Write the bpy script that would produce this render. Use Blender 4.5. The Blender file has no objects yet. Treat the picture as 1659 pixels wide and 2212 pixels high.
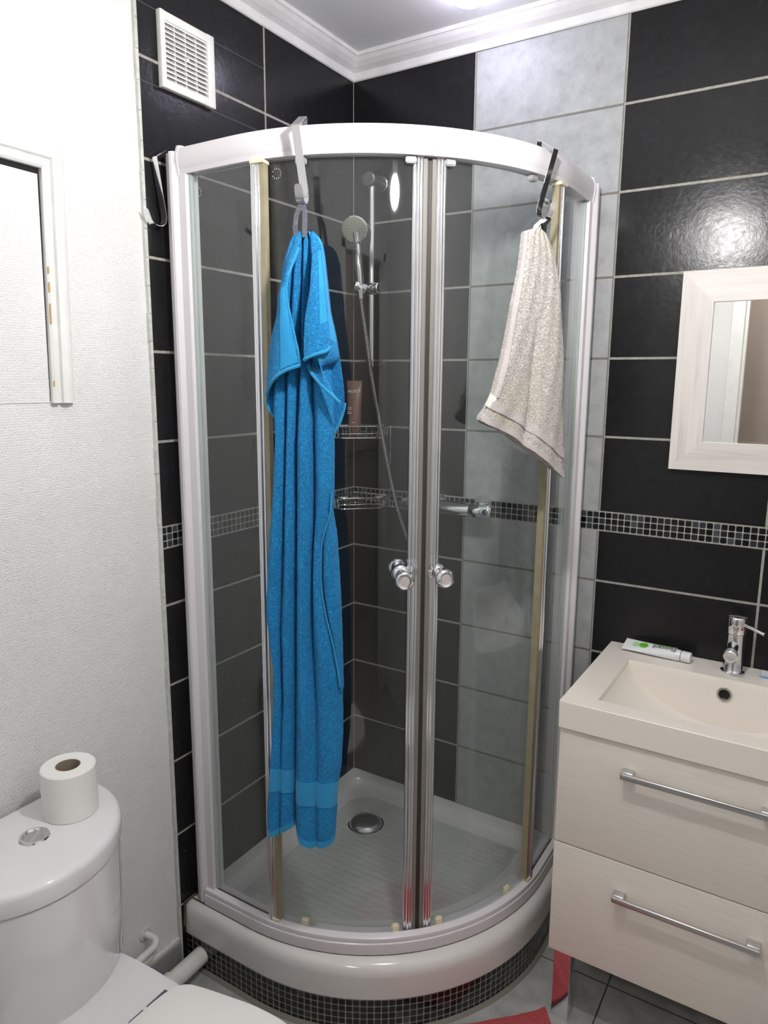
import bpy, bmesh, math, random
from mathutils import Vector, Matrix
random.seed(7)
PI = math.pi
COL = bpy.context.scene.collection
SC = bpy.context.scene

# ------------------------------------------------------------------ camera
def make_camera():
    yaw, pit, rol, f = -0.5556, 0.1818, 0.0072, 1550.3651
    F = Vector((math.sin(yaw)*math.cos(pit), math.cos(yaw)*math.cos(pit), -math.sin(pit)))
    R0 = Vector((math.cos(yaw), -math.sin(yaw), 0)); U0 = R0.cross(F)
    R = R0*math.cos(rol)+U0*math.sin(rol); U = -R0*math.sin(rol)+U0*math.cos(rol)
    cd = bpy.data.cameras.new('camera'); co = bpy.data.objects.new('camera', cd); COL.objects.link(co)
    m = Matrix((R, U, -F)).transposed().to_4x4()
    m.translation = Vector((1.320696, -1.9370004, 1.537828))
    co.matrix_world = m
    cd.sensor_fit = 'HORIZONTAL'; cd.sensor_width = 36.0
    cd.lens = f/1659*36.0; cd.clip_start = 0.02; cd.clip_end = 50
    SC.camera = co
make_camera()

# ------------------------------------------------------------------ world, exposure, lamp levels
W = bpy.data.worlds.new('world'); SC.world = W; W.use_nodes = True
W.node_tree.nodes['Background'].inputs[0].default_value = (0.75, 0.8, 0.9, 1)
W.node_tree.nodes['Background'].inputs[1].default_value = 0.25
SC.view_settings.view_transform = 'Standard'
SC.view_settings.look = 'None'
SC.view_settings.gamma = 1.0
SC.view_settings.exposure = 0.0
SC.view_settings.use_curve_mapping = False
BULB_POS = (0.93, -1.05, 2.050); BULB_R = 0.030; BULB_STRENGTH = 580.0; BULB_COLOR = (1.0, 0.985, 0.97)
SPOT_POS = (0.470, -0.190, 2.455); SPOT_STRENGTH = 60.0; SPOT_COLOR = (0.80, 0.76, 1.0)
HALL_FILL_STRENGTH = 62.0
SC.cycles.max_bounces = 8; SC.cycles.transparent_max_bounces = 16
SC.cycles.glossy_bounces = 5; SC.cycles.transmission_bounces = 4
SC.cycles.sample_clamp_indirect = 6.0
SC.cycles.use_denoising = True

# ------------------------------------------------------------------ node helper
class NT:
    def __init__(s, name):
        s.m = bpy.data.materials.new(name); s.m.use_nodes = True
        s.t = s.m.node_tree; s.t.nodes.clear()
        s.out = s.t.nodes.new('ShaderNodeOutputMaterial')
    def n(s, typ, **kw):
        nd = s.t.nodes.new(typ)
        for k, v in kw.items(): setattr(nd, k, v)
        return nd
    def l(s, a, b): s.t.links.new(a, b)
    def setin(s, sock, v):
        if hasattr(v, 'is_output') or isinstance(v, bpy.types.NodeSocket): s.l(v, sock)
        else: sock.default_value = v
    def M(s, op, a, b=None, c=None):
        nd = s.n('ShaderNodeMath', operation=op)
        s.setin(nd.inputs[0], a)
        if b is not None: s.setin(nd.inputs[1], b)
        if c is not None: s.setin(nd.inputs[2], c)
        return nd.outputs[0]
    def mix(s, f, a, b):
        nd = s.n('ShaderNodeMix', data_type='RGBA')
        s.setin(nd.inputs[0], f); s.setin(nd.inputs[6], a); s.setin(nd.inputs[7], b)
        return nd.outputs[2]
    def mixf(s, f, a, b):
        nd = s.n('ShaderNodeMix', data_type='FLOAT')
        s.setin(nd.inputs[0], f); s.setin(nd.inputs[2], a); s.setin(nd.inputs[3], b)
        return nd.outputs[0]
    def co(s, scale=None):
        o = s.n('ShaderNodeTexCoord').outputs['Object']
        if scale:
            mp = s.n('ShaderNodeMapping'); mp.inputs['Scale'].default_value = scale
            s.l(o, mp.inputs[0]); return mp.outputs[0]
        return o
    def noise(s, scale, detail=4, rough=0.55, vec=None, dist=0.0):
        nd = s.n('ShaderNodeTexNoise')
        nd.inputs['Scale'].default_value = scale; nd.inputs['Detail'].default_value = detail
        nd.inputs['Roughness'].default_value = rough; nd.inputs['Distortion'].default_value = dist
        s.l(vec if vec is not None else s.co(), nd.inputs['Vector'])
        return nd.outputs[0]
    def voro(s, scale, feature='F1', vec=None, rnd=1.0):
        nd = s.n('ShaderNodeTexVoronoi', feature=feature)
        nd.inputs['Scale'].default_value = scale; nd.inputs['Randomness'].default_value = rnd
        s.l(vec if vec is not None else s.co(), nd.inputs['Vector'])
        return nd.outputs[0]
    def ramp(s, f, stops):
        nd = s.n('ShaderNodeValToRGB'); cr = nd.color_ramp
        while len(cr.elements) < len(stops): cr.elements.new(0.5)
        for e, (p, c) in zip(cr.elements, stops):
            e.position = p; e.color = c if len(c) == 4 else (*c, 1)
        s.l(f, nd.inputs[0]); return nd.outputs[0]
    def bump(s, h, strength=0.5, dist=0.001, normal=None):
        nd = s.n('ShaderNodeBump'); nd.inputs['Strength'].default_value = strength
        nd.inputs['Distance'].default_value = dist
        s.l(h, nd.inputs['Height'])
        if normal is not None: s.l(normal, nd.inputs['Normal'])
        return nd.outputs[0]
    def bsdf(s, color=(0.8, 0.8, 0.8), rough=0.5, metal=0.0, normal=None, **kw):
        b = s.n('ShaderNodeBsdfPrincipled')
        s.setin(b.inputs['Base Color'], (*color, 1) if isinstance(color, tuple) and len(color) == 3 else color)
        s.setin(b.inputs['Roughness'], rough); s.setin(b.inputs['Metallic'], metal)
        if normal is not None: s.l(normal, b.inputs['Normal'])
        for k, v in kw.items(): s.setin(b.inputs[k.replace('_', ' ')], v)
        s.l(b.outputs[0], s.out.inputs[0]); return b

def srgb(r, g, b):
    f = lambda c: (c/255/12.92) if c/255 <= 0.04045 else ((c/255+0.055)/1.055)**2.4
    return (f(r), f(g), f(b))

def plain(name, color, rough=0.4, metal=0.0, nscale=0, namp=0.06, bstr=0.0, bscale=200, **kw):
    t = NT(name)
    c = (*color, 1)
    if nscale:
        n = t.noise(nscale, 5)
        lo = tuple(max(0, v*(1-namp)) for v in color); hi = tuple(min(1, v*(1+namp)) for v in color)
        c = t.ramp(n, [(0.3, lo), (0.7, hi)])
    nm = None
    if bstr: nm = t.bump(t.noise(bscale, 4), bstr, 0.0008)
    t.bsdf(c, rough, metal, nm, **kw)
    return t.m

# ------------------------------------------------------------------ tile wall material
PITCH = 0.2040; MT = 1.1935; MB = 1.1377; CP = 0.0168
def tile_wall_mat(name, axis, grey_col):
    t = NT(name)
    sx = t.n('ShaderNodeSeparateXYZ'); t.l(t.co(), sx.inputs[0])
    u = sx.outputs[axis]
    if axis == 1: u = t.M('MULTIPLY', u, -1.0)
    z = sx.outputs[2]
    up = t.M('GREATER_THAN', z, 1.165)
    off = t.mixf(up, 0.9985, 1.3933)
    zr = t.M('DIVIDE', t.M('SUBTRACT', z, off), PITCH)
    ur = t.M('DIVIDE', t.M('ADD', u, 0.0015), 0.4035)
    fz = t.M('FRACT', zr); fu = t.M('FRACT', ur)
    dz = t.M('MULTIPLY', t.M('MINIMUM', fz, t.M('SUBTRACT', 1.0, fz)), PITCH)
    du = t.M('MULTIPLY', t.M('MINIMUM', fu, t.M('SUBTRACT', 1.0, fu)), 0.4035)
    dj = t.M('MINIMUM', dz, du)
    wob = t.M('MULTIPLY', t.M('SUBTRACT', t.noise(60, 2), 0.5), 0.0010)
    dj = t.M('ADD', dj, wob)
    gt = t.M('LESS_THAN', dj, 0.0030)
    # mosaic band
    inb = t.M('MULTIPLY', t.M('LESS_THAN', z, MT), t.M('GREATER_THAN', z, MB))
    mz = t.M('DIVIDE', t.M('SUBTRACT', z, MB+0.0027), CP); mu = t.M('DIVIDE', u, CP)
    fmz = t.M('FRACT', mz); fmu = t.M('FRACT', mu)
    c1 = t.M('ABSOLUTE', t.M('SUBTRACT', fmz, 0.5)); c2 = t.M('ABSOLUTE', t.M('SUBTRACT', fmu, 0.5))
    p4 = lambda a: t.M('POWER', a, 6.0)
    rr = t.M('POWER', t.M('ADD', p4(c1), p4(c2)), 1/6.0)
    mg = t.M('GREATER_THAN', rr, 0.43)
    edge = t.M('MAXIMUM', t.M('GREATER_THAN', z, MT-0.0030), t.M('LESS_THAN', z, MB+0.0030))
    mg = t.M('MAXIMUM', mg, edge)
    wn = t.n('ShaderNodeTexWhiteNoise', noise_dimensions='2D')
    cb = t.n('ShaderNodeCombineXYZ'); t.l(t.M('FLOOR', mz), cb.inputs[0]); t.l(t.M('FLOOR', mu), cb.inputs[1])
    t.l(cb.outputs[0], wn.inputs[0])
    mcol = t.ramp(wn.outputs[0], [(0.0, (0.004, 0.004, 0.005)), (0.45, (0.008, 0.009, 0.012)), (0.8, (0.02, 0.026, 0.036)), (1.0, (0.06, 0.07, 0.085))])
    # slate
    n1 = t.noise(7, 8, 0.7); n2 = t.noise(38, 6, 0.65)
    black = t.ramp(n2, [(0.25, (0.0095, 0.0093, 0.0095)), (0.55, (0.0125, 0.0125, 0.0135)), (0.85, (0.020, 0.021, 0.024))])
    patch = t.ramp(n1, [(0.38, (0, 0, 0)), (0.72, (1, 1, 1))])
    black = t.mix(t.M('MULTIPLY', patch, 0.4), black, (0.017, 0.018, 0.021, 1))
    grey = t.ramp(t.noise(24, 9, 0.68), [(0.25, (0.29, 0.30, 0.302)), (0.5, (0.385, 0.398, 0.40)), (0.75, (0.46, 0.475, 0.475))])
    if grey_col:
        isg = t.M('MULTIPLY', t.M('GREATER_THAN', ur, 1.0), t.M('LESS_THAN', ur, 2.0))
        tile = t.mix(isg, black, grey)
    else:
        isg = None; tile = black
    grout = t.ramp(t.noise(90, 4), [(0.3, (0.28, 0.268, 0.23)), (0.7, (0.42, 0.405, 0.36))])
    grout_g = (0.20, 0.19, 0.165, 1)
    tile = t.mix(gt, tile, t.mix(isg, grout, grout_g) if isg is not None else grout)
    mos = t.mix(mg, mcol, grout)
    col = t.mix(inb, tile, mos)
    # roughness
    rt = t.ramp(t.noise(75, 6, 0.7), [(0.3, (0.15, 0.15, 0.15)), (0.7, (0.27, 0.27, 0.27))])
    if isg is not None: rt = t.mixf(isg, rt, 0.48)
    rt = t.mixf(gt, rt, 0.8)
    rm = t.mixf(mg, 0.10, 0.8)
    rough = t.mixf(inb, rt, rm)
    # relief
    h1 = t.M('MULTIPLY', t.M('SUBTRACT', 1.0, t.mixf(inb, gt, mg)), 0.35)
    relief = t.M('MULTIPLY', t.noise(95, 5, 0.65), t.M('ADD', t.M('MULTIPLY', patch, 0.26), 0.04))
    hh = t.M('ADD', h1, relief)
    nm = t.bump(hh, 0.55, 0.004)
    t.bsdf(col, rough, 0.0, nm, Specular_IOR_Level=0.28)
    return t.m

def mosaic_mat(name):
    # uses a UV layer measured in metres along the strip
    t = NT(name)
    uv = t.n('ShaderNodeUVMap').outputs[0]
    sx = t.n('ShaderNodeSeparateXYZ'); t.l(uv, sx.inputs[0])
    p = 0.0172
    mz = t.M('DIVIDE', t.M('ADD', sx.outputs[1], 0.0), p); mu = t.M('DIVIDE', sx.outputs[0], p)
    c1 = t.M('ABSOLUTE', t.M('SUBTRACT', t.M('FRACT', mz), 0.5)); c2 = t.M('ABSOLUTE', t.M('SUBTRACT', t.M('FRACT', mu), 0.5))
    rr = t.M('POWER', t.M('ADD', t.M('POWER', c1, 6.0), t.M('POWER', c2, 6.0)), 1/6.0)
    mg = t.M('GREATER_THAN', rr, 0.43)
    wn = t.n('ShaderNodeTexWhiteNoise', noise_dimensions='2D')
    cb = t.n('ShaderNodeCombineXYZ'); t.l(t.M('FLOOR', mz), cb.inputs[0]); t.l(t.M('FLOOR', mu), cb.inputs[1])
    t.l(cb.outputs[0], wn.inputs[0])
    mcol = t.ramp(wn.outputs[0], [(0.0, (0.004, 0.004, 0.004)), (0.5, (0.009, 0.009, 0.010)), (0.9, (0.018, 0.02, 0.024)), (1.0, (0.05, 0.055, 0.06))])
    grout = t.ramp(t.noise(60, 4), [(0.3, (0.16, 0.155, 0.14)), (0.7, (0.28, 0.27, 0.25))])
    col = t.mix(mg, mcol, grout)
    nm = t.bump(t.M('SUBTRACT', 1.0, mg), 0.5, 0.0015)
    t.bsdf(col, t.mixf(mg, 0.12, 0.8), 0.0, nm)
    return t.m

def white_wall_mat():
    t = NT('woven_wallpaper_paint')
    vec = t.n('ShaderNodeMapping'); t.l(t.co(), vec.inputs[0]); vec.inputs['Rotation'].default_value = (0, 0, 0)
    sx = t.n('ShaderNodeSeparateXYZ'); t.l(t.co(), sx.inputs[0])
    cb = t.n('ShaderNodeCombineXYZ')
    t.l(t.M('ADD', t.M('ADD', sx.outputs[0], sx.outputs[1]), t.M('MULTIPLY', t.noise(140, 3), 0.006)), cb.inputs[0])
    t.l(t.M('ADD', sx.outputs[2], t.M('MULTIPLY', t.noise(110, 3), 0.004)), cb.inputs[1])
    br = t.n('ShaderNodeTexBrick'); t.l(cb.outputs[0], br.inputs['Vector'])
    br.inputs['Color1'].default_value = (1, 1, 1, 1); br.inputs['Color2'].default_value = (0.75, 0.75, 0.75, 1)
    br.inputs['Mortar'].default_value = (0, 0, 0, 1)
    br.inputs['Scale'].default_value = 1.0; br.inputs['Mortar Size'].default_value = 0.0012
    br.inputs['Mortar Smooth'].default_value = 1.0
    br.inputs['Brick Width'].default_value = 0.0062; br.inputs['Row Height'].default_value = 0.0050
    h = t.M('ADD', t.M('MULTIPLY', br.outputs[0], 0.26), t.M('MULTIPLY', t.noise(260, 4), 0.9))
    h = t.M('ADD', h, t.M('MULTIPLY', t.noise(18, 3), 0.8))
    nm = t.bump(h, 0.62, 0.0035)
    col = t.ramp(t.noise(5, 6), [(0.3, (0.80, 0.80, 0.785)), (0.7, (0.85, 0.85, 0.84))])
    t.bsdf(col, 0.5, 0.0, nm)
    return t.m

def floor_mat():
    t = NT('grey_floor_tile')
    sx = t.n('ShaderNodeSeparateXYZ'); t.l(t.co(), sx.inputs[0])
    def dist(v, off, p):
        f = t.M('FRACT', t.M('DIVIDE', t.M('SUBTRACT', v, off), p))
        return t.M('MULTIPLY', t.M('MINIMUM', f, t.M('SUBTRACT', 1.0, f)), p)
    d = t.M('MINIMUM', dist(sx.outputs[0], 0.42, 0.552), dist(sx.outputs[1], -0.26, 0.62))
    g = t.M('LESS_THAN', d, 0.002)
    tile = t.ramp(t.noise(16, 9, 0.65), [(0.25, (0.26, 0.26, 0.25)), (0.5, (0.38, 0.38, 0.365)), (0.75, (0.50, 0.50, 0.48))])
    col = t.mix(g, tile, (0.07, 0.065, 0.055, 1))
    nm = t.bump(t.M('ADD', t.M('SUBTRACT', 1.0, g), t.M('MULTIPLY', t.noise(80, 4), 0.15)), 0.3, 0.001)
    t.bsdf(col, 0.42, 0.0, nm)
    return t.m

def fc_map(t):
    # 1 - |cos| between the view ray and the pane, the same from either side
    ge = t.n('ShaderNodeNewGeometry'); dp = t.n('ShaderNodeVectorMath', operation='DOT_PRODUCT')
    t.l(ge.outputs['Normal'], dp.inputs[0]); t.l(ge.outputs['Incoming'], dp.inputs[1])
    return t.M('SUBTRACT', 1.0, t.M('ABSOLUTE', dp.outputs['Value']))
def glass_mat(name='shower_glass', haze=0.008):
    t = NT(name)
    tr = t.n('ShaderNodeBsdfTransparent'); tr.inputs[0].default_value = (0.955, 0.975, 0.965, 1)
    gl = t.n('ShaderNodeBsdfGlossy'); gl.inputs['Roughness'].default_value = 0.03
    gl.inputs[0].default_value = (1, 1, 1, 1)
    class _F: pass
    fr = _F(); fr.outputs = [t.M('ADD', 0.043, t.M('MULTIPLY', 0.957, t.M('POWER', fc_map(t), 5.0)))]
    # limescale: faint film, streaks and dried drops
    df = t.n('ShaderNodeBsdfDiffuse'); df.inputs[0].default_value = (0.80, 0.84, 0.83, 1)
    n = t.noise(2.5, 6, 0.6)
    st = t.noise(30, 4, 0.6, vec=t.co((1, 1, 0.06)))
    dots = t.voro(90)
    dm = t.M('MULTIPLY', t.M('LESS_THAN', dots, 0.07), t.M('GREATER_THAN', t.noise(9, 2), 0.60))
    f = t.M('ADD', t.M('MULTIPLY', n, haze*0.7), t.M('MULTIPLY', st, haze*0.9))
    f = t.M('ADD', f, t.M('MULTIPLY', dm, 0.22))
    m1 = t.n('ShaderNodeMixShader'); t.l(f, m1.inputs[0]); t.l(tr.outputs[0], m1.inputs[1]); t.l(df.outputs[0], m1.inputs[2])
    m2 = t.n('ShaderNodeMixShader'); t.l(fr.outputs[0], m2.inputs[0]); t.l(m1.outputs[0], m2.inputs[1]); t.l(gl.outputs[0], m2.inputs[2])
    t.l(m2.outputs[0], t.out.inputs[0])
    return t.m

def clear_plastic_mat():
    t = NT('clear_plastic')
    tr = t.n('ShaderNodeBsdfTransparent'); tr.inputs[0].default_value = (0.85, 0.86, 0.86, 1)
    gl = t.n('ShaderNodeBsdfGlossy'); gl.inputs['Roughness'].default_value = 0.05
    m2 = t.n('ShaderNodeMixShader'); t.l(t.M('ADD', 0.08, t.M('MULTIPLY', 0.9, t.M('POWER', fc_map(t), 4.0))), m2.inputs[0]); t.l(tr.outputs[0], m2.inputs[1]); t.l(gl.outputs[0], m2.inputs[2])
    t.l(m2.outputs[0], t.out.inputs[0]); return t.m

def terry_mat(name, lo, mid, hi, scale=250, strength=1.0, stain=None, rib_z=None):
    t = NT(name)
    n = t.noise(scale, 3, 0.6, dist=1.2)
    col = t.ramp(n, [(0.33, lo), (0.5, mid), (0.66, hi)])  # shading between the pile loops is put into the colour, following the bump
    big = t.noise(14, 3)
    col = t.mix(t.M('MULTIPLY', big, 0.30), col, (*mid, 1))
    if stain:
        sn = t.ramp(t.noise(7, 3, vec=t.co()), [(0.5, (0, 0, 0)), (0.72, (1, 1, 1))])
        col = t.mix(t.M('MULTIPLY', sn, 0.5), col, (*stain, 1))
    nm = t.bump(n, strength, 0.006)
    t.bsdf(col, 0.95, 0.0, nm, Sheen_Weight=0.05, Sheen_Roughness=0.5)
    return t.m

def ribbed_mat(name, color, pitch=0.0026):
    t = NT(name)
    sx = t.n('ShaderNodeSeparateXYZ'); t.l(t.co(), sx.inputs[0])
    w = t.M('SINE', t.M('MULTIPLY', sx.outputs[2], 2*PI/pitch))
    w2 = t.M('SINE', t.M('MULTIPLY', t.M('ADD', sx.outputs[0], sx.outputs[1]), 2*PI/(pitch*0.9)))
    h = t.M('ADD', t.M('MULTIPLY', w, 0.7), t.M('ADD', t.M('MULTIPLY', w2, 0.25), t.M('MULTIPLY', t.noise(400, 3), 0.4)))
    nm = t.bump(h, 0.5, 0.0008)
    c = t.ramp(h, [(0.0, tuple(v*0.72 for v in color)), (0.9, color)])
    t.bsdf(c, 0.9, 0.0, nm, Sheen_Weight=0.2)
    return t.m

def wood_mat(name, axis):
    t = NT(name)
    sc = (4, 90, 90) if axis == 'x' else (90, 90, 4)
    n = t.noise(1.0, 6, 0.6, vec=t.co(sc))
    n2 = t.noise(1.0, 3, 0.6, vec=t.co(tuple(v*0.3 for v in sc)))
    h = t.M('ADD', t.M('MULTIPLY', n, 0.6), t.M('MULTIPLY', n2, 0.4))
    col = t.ramp(h, [(0.32, srgb(196, 188, 183)), (0.45, srgb(218, 211, 206)), (0.62, srgb(228, 223, 218))])
    t.bsdf(col, 0.5, 0.0, t.bump(n, 0.25, 0.0006))
    return t.m

def laminate_mat():
    t = NT('cream_laminate')
    n = t.noise(1.0, 5, 0.6, vec=t.co((12, 12, 260)))
    col = t.ramp(n, [(0.3, srgb(226, 219, 209)), (0.7, srgb(235, 229, 220))])
    t.bsdf(col, 0.38, 0.0, t.bump(n, 0.12, 0.0005))
    return t.m

def hose_mat():
    t = NT('spiral_hose_metal')
    uv = t.n('ShaderNodeUVMap').outputs[0]
    sx = t.n('ShaderNodeSeparateXYZ'); t.l(uv, sx.inputs[0])
    w = t.M('SINE', t.M('MULTIPLY', sx.outputs[0], 2*PI/0.0050))
    col = t.ramp(w, [(0.0, (0.22, 0.22, 0.21)), (0.35, (0.85, 0.85, 0.82))])
    t.bsdf(col, 0.22, 1.0, t.bump(w, 0.9, 0.0012)); return t.m

def emis(name, color, strength):
    t = NT(name); e = t.n('ShaderNodeEmission'); e.inputs[0].default_value = (*color, 1); e.inputs[1].default_value = strength
    t.l(e.outputs[0], t.out.inputs[0]); return t.m

MAT = {}
MAT['tile_right'] = tile_wall_mat('slate_and_grey_tile', 0, True)
MAT['tile_left'] = tile_wall_mat('slate_tile', 1, False)
MAT['mosaic'] = mosaic_mat('black_mosaic')
MAT['wallpaper'] = white_wall_mat()
MAT['floor'] = floor_mat()
MAT['glass'] = glass_mat()
MAT['clear'] = clear_plastic_mat()
MAT['ceiling'] = plain('ceiling_paint', (0.78, 0.78, 0.79), 0.8, bstr=0.5, bscale=120)
MAT['coving'] = plain('coving_paint', (0.74, 0.74, 0.73), 0.5, nscale=12, namp=0.08, bstr=0.3, bscale=60)
MAT['paint'] = plain('gloss_paint', (0.80, 0.80, 0.77), 0.35, nscale=20, namp=0.05, bstr=0.3, bscale=50)
MAT['trim'] = plain('tile_edge_plaster', (0.62, 0.62, 0.58), 0.6, nscale=60, namp=0.15, bstr=0.6, bscale=120)
MAT['enamel'] = plain('white_lacquered_aluminium', (0.74, 0.705, 0.735), 0.22)
MAT['acrylic'] = plain('white_acrylic', (0.70, 0.68, 0.66), 0.14, Coat_Weight=0.3)
def tray_floor_mat():
    t = NT('dimpled_acrylic')
    h = t.voro(28, 'SMOOTH_F1', vec=t.co((1.0, 1.6, 1)), rnd=0.25)
    nm = t.bump(h, 0.5, 0.008)
    c = t.ramp(t.noise(6, 5), [(0.3, (0.50, 0.50, 0.485)), (0.7, (0.62, 0.62, 0.60))])
    t.bsdf(c, 0.22, 0.0, nm); return t.m
MAT['trayfloor'] = tray_floor_mat()
MAT['ceramic'] = plain('white_ceramic', (0.80, 0.80, 0.80), 0.08, Coat_Weight=0.4)
MAT['seat'] = plain('white_seat_plastic', (0.82, 0.80, 0.77), 0.3)
MAT['resin'] = plain('cream_resin', srgb(240, 233, 223), 0.22)
MAT['laminate'] = laminate_mat()
MAT['chrome'] = plain('chrome', (0.78, 0.78, 0.80), 0.08, 1.0)
MAT['satin'] = plain('satin_chrome', (0.62, 0.62, 0.62), 0.28, 1.0)
MAT['steel'] = plain('brushed_steel', (0.60, 0.59, 0.57), 0.24, 1.0, bstr=0.1, bscale=400)
MAT['seal'] = plain('yellowed_seal', srgb(152, 143, 117), 0.35, nscale=30, namp=0.12)
MAT['grime'] = plain('brown_grime_sealant', (0.085, 0.062, 0.038), 0.55, nscale=90, namp=0.6, bstr=0.6, bscale=150)
MAT['magnet'] = plain('dark_magnet_seal', (0.055, 0.045, 0.04), 0.4)
MAT['taupe'] = plain('taupe_seal', (0.20, 0.185, 0.165), 0.35)
MAT['clip'] = plain('ivory_plastic', srgb(222, 214, 186), 0.4)
MAT['greyplastic'] = plain('grey_plastic', (0.35, 0.35, 0.36), 0.4)
MAT['head'] = plain('shower_face_plastic', srgb(176, 176, 158), 0.4)
MAT['nozzle'] = plain('shower_nozzle_rubber', srgb(118, 118, 96), 0.6)
MAT['dark'] = plain('black_plastic', (0.012, 0.012, 0.014), 0.35)
MAT['hole'] = plain('dark_cavity', (0.006, 0.006, 0.006), 0.8)
MAT['paper'] = plain('tissue_paper', (0.86, 0.85, 0.82), 0.9, bstr=0.5, bscale=90)
MAT['card'] = plain('cardboard_core', (0.30, 0.24, 0.18), 0.9)
MAT['pvc'] = plain('painted_pvc', (0.74, 0.73, 0.69), 0.4, nscale=25, namp=0.08, bstr=0.3, bscale=80)
MAT['plinth'] = plain('grey_skirting_tile', (0.30, 0.30, 0.30), 0.35, nscale=18, namp=0.15)
MAT['blue'] = terry_mat('blue_terry', srgb(6, 104, 168), srgb(12, 136, 204), srgb(36, 166, 226))
MAT['bluerib'] = ribbed_mat('blue_woven_border', srgb(34, 156, 216))
MAT['bluehem'] = ribbed_mat('blue_hem', srgb(36, 158, 214), 0.0026)
MAT['white_terry'] = terry_mat('white_terry', srgb(168, 159, 153), srgb(207, 200, 196), srgb(226, 219, 218), 200, 1.0, stain=srgb(206, 200, 176))
MAT['whiterib'] = ribbed_mat('white_woven_border', srgb(210, 201, 198), 0.003)
MAT['red'] = terry_mat('coral_terry', srgb(140, 48, 52), srgb(186, 74, 78), srgb(206, 96, 98), 300, 0.6)
MAT['ribbon'] = plain('grey_ribbon', (0.09, 0.09, 0.115), 0.6, nscale=300, namp=0.5)
MAT['whitetape'] = plain('white_tape', (0.82, 0.84, 0.90), 0.6)
MAT['wood_x'] = wood_mat('whitewashed_wood_across', 'x')
MAT['wood_z'] = wood_mat('whitewashed_wood_upright', 'z')
MAT['mirror'] = plain('mirror_silver', (0.90, 0.90, 0.88), 0.008, 1.0)
MAT['tube'] = plain('bronze_pink_tube', srgb(124, 92, 82), 0.3)
MAT['print'] = plain('pale_print', (0.72, 0.70, 0.68), 0.5)
MAT['darkprint'] = plain('dark_print', (0.03, 0.03, 0.05), 0.5)
MAT['green'] = plain('green_print', srgb(106, 200, 40), 0.4)
MAT['palegreen'] = plain('pale_green_print', srgb(176, 222, 160), 0.4)
MAT['pastewhite'] = plain('toothpaste_tube_white', (0.80, 0.81, 0.83), 0.25)
MAT['brushblue'] = plain('toothbrush_blue', srgb(130, 172, 214), 0.3)
MAT['bristle'] = plain('bristles', (0.80, 0.84, 0.86), 0.7)
MAT['reddot'] = plain('red_mark', (0.5, 0.05, 0.03), 0.4)
MAT['etch'] = plain('etched_print', (0.55, 0.57, 0.58), 0.7)
MAT['hall'] = plain('hallway_paint', srgb(178, 168, 161), 0.8, nscale=4, namp=0.04)
MAT['oldwood'] = plain('chipped_bare_wood', srgb(190, 160, 110), 0.7)

# ------------------------------------------------------------------ object helpers
def obj(name, verts, faces, mat, parent=None, smooth=False, uv=None, loc=None):
    me = bpy.data.meshes.new(name)
    me.from_pydata([tuple(v) for v in verts], [], faces)
    me.validate(); me.update()
    bm = bmesh.new(); bm.from_mesh(me); bmesh.ops.recalc_face_normals(bm, faces=bm.faces); bm.to_mesh(me); bm.free()
    if isinstance(mat, (list, tuple)):
        for m_ in mat: me.materials.append(m_)
    else: me.materials.append(mat)
    if smooth:
        me.polygons.foreach_set('use_smooth', [True]*len(me.polygons))
        try: me.set_sharp_from_angle(angle=math.radians(38))
        except Exception: pass
    o = bpy.data.objects.new(name, me); COL.objects.link(o)
    if parent is not None:
        o.parent = parent
        o.matrix_parent_inverse = parent.matrix_world.inverted()
    return o
def tag(o, label=None, cat=None, group=None, kind=None):
    if label: o['label'] = label
    if cat: o['category'] = cat
    if group: o['group'] = group
    if kind: o['kind'] = kind
    return o
def thing(name, label, cat, loc=(0, 0, 0), group=None):
    o = bpy.data.objects.new(name, None); COL.objects.link(o); o.location = loc
    o.matrix_world = Matrix.Translation(loc)
    o.empty_display_size = 0.05
    return tag(o, label, cat, group)
def struct(o): return tag(o, kind='structure')

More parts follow.
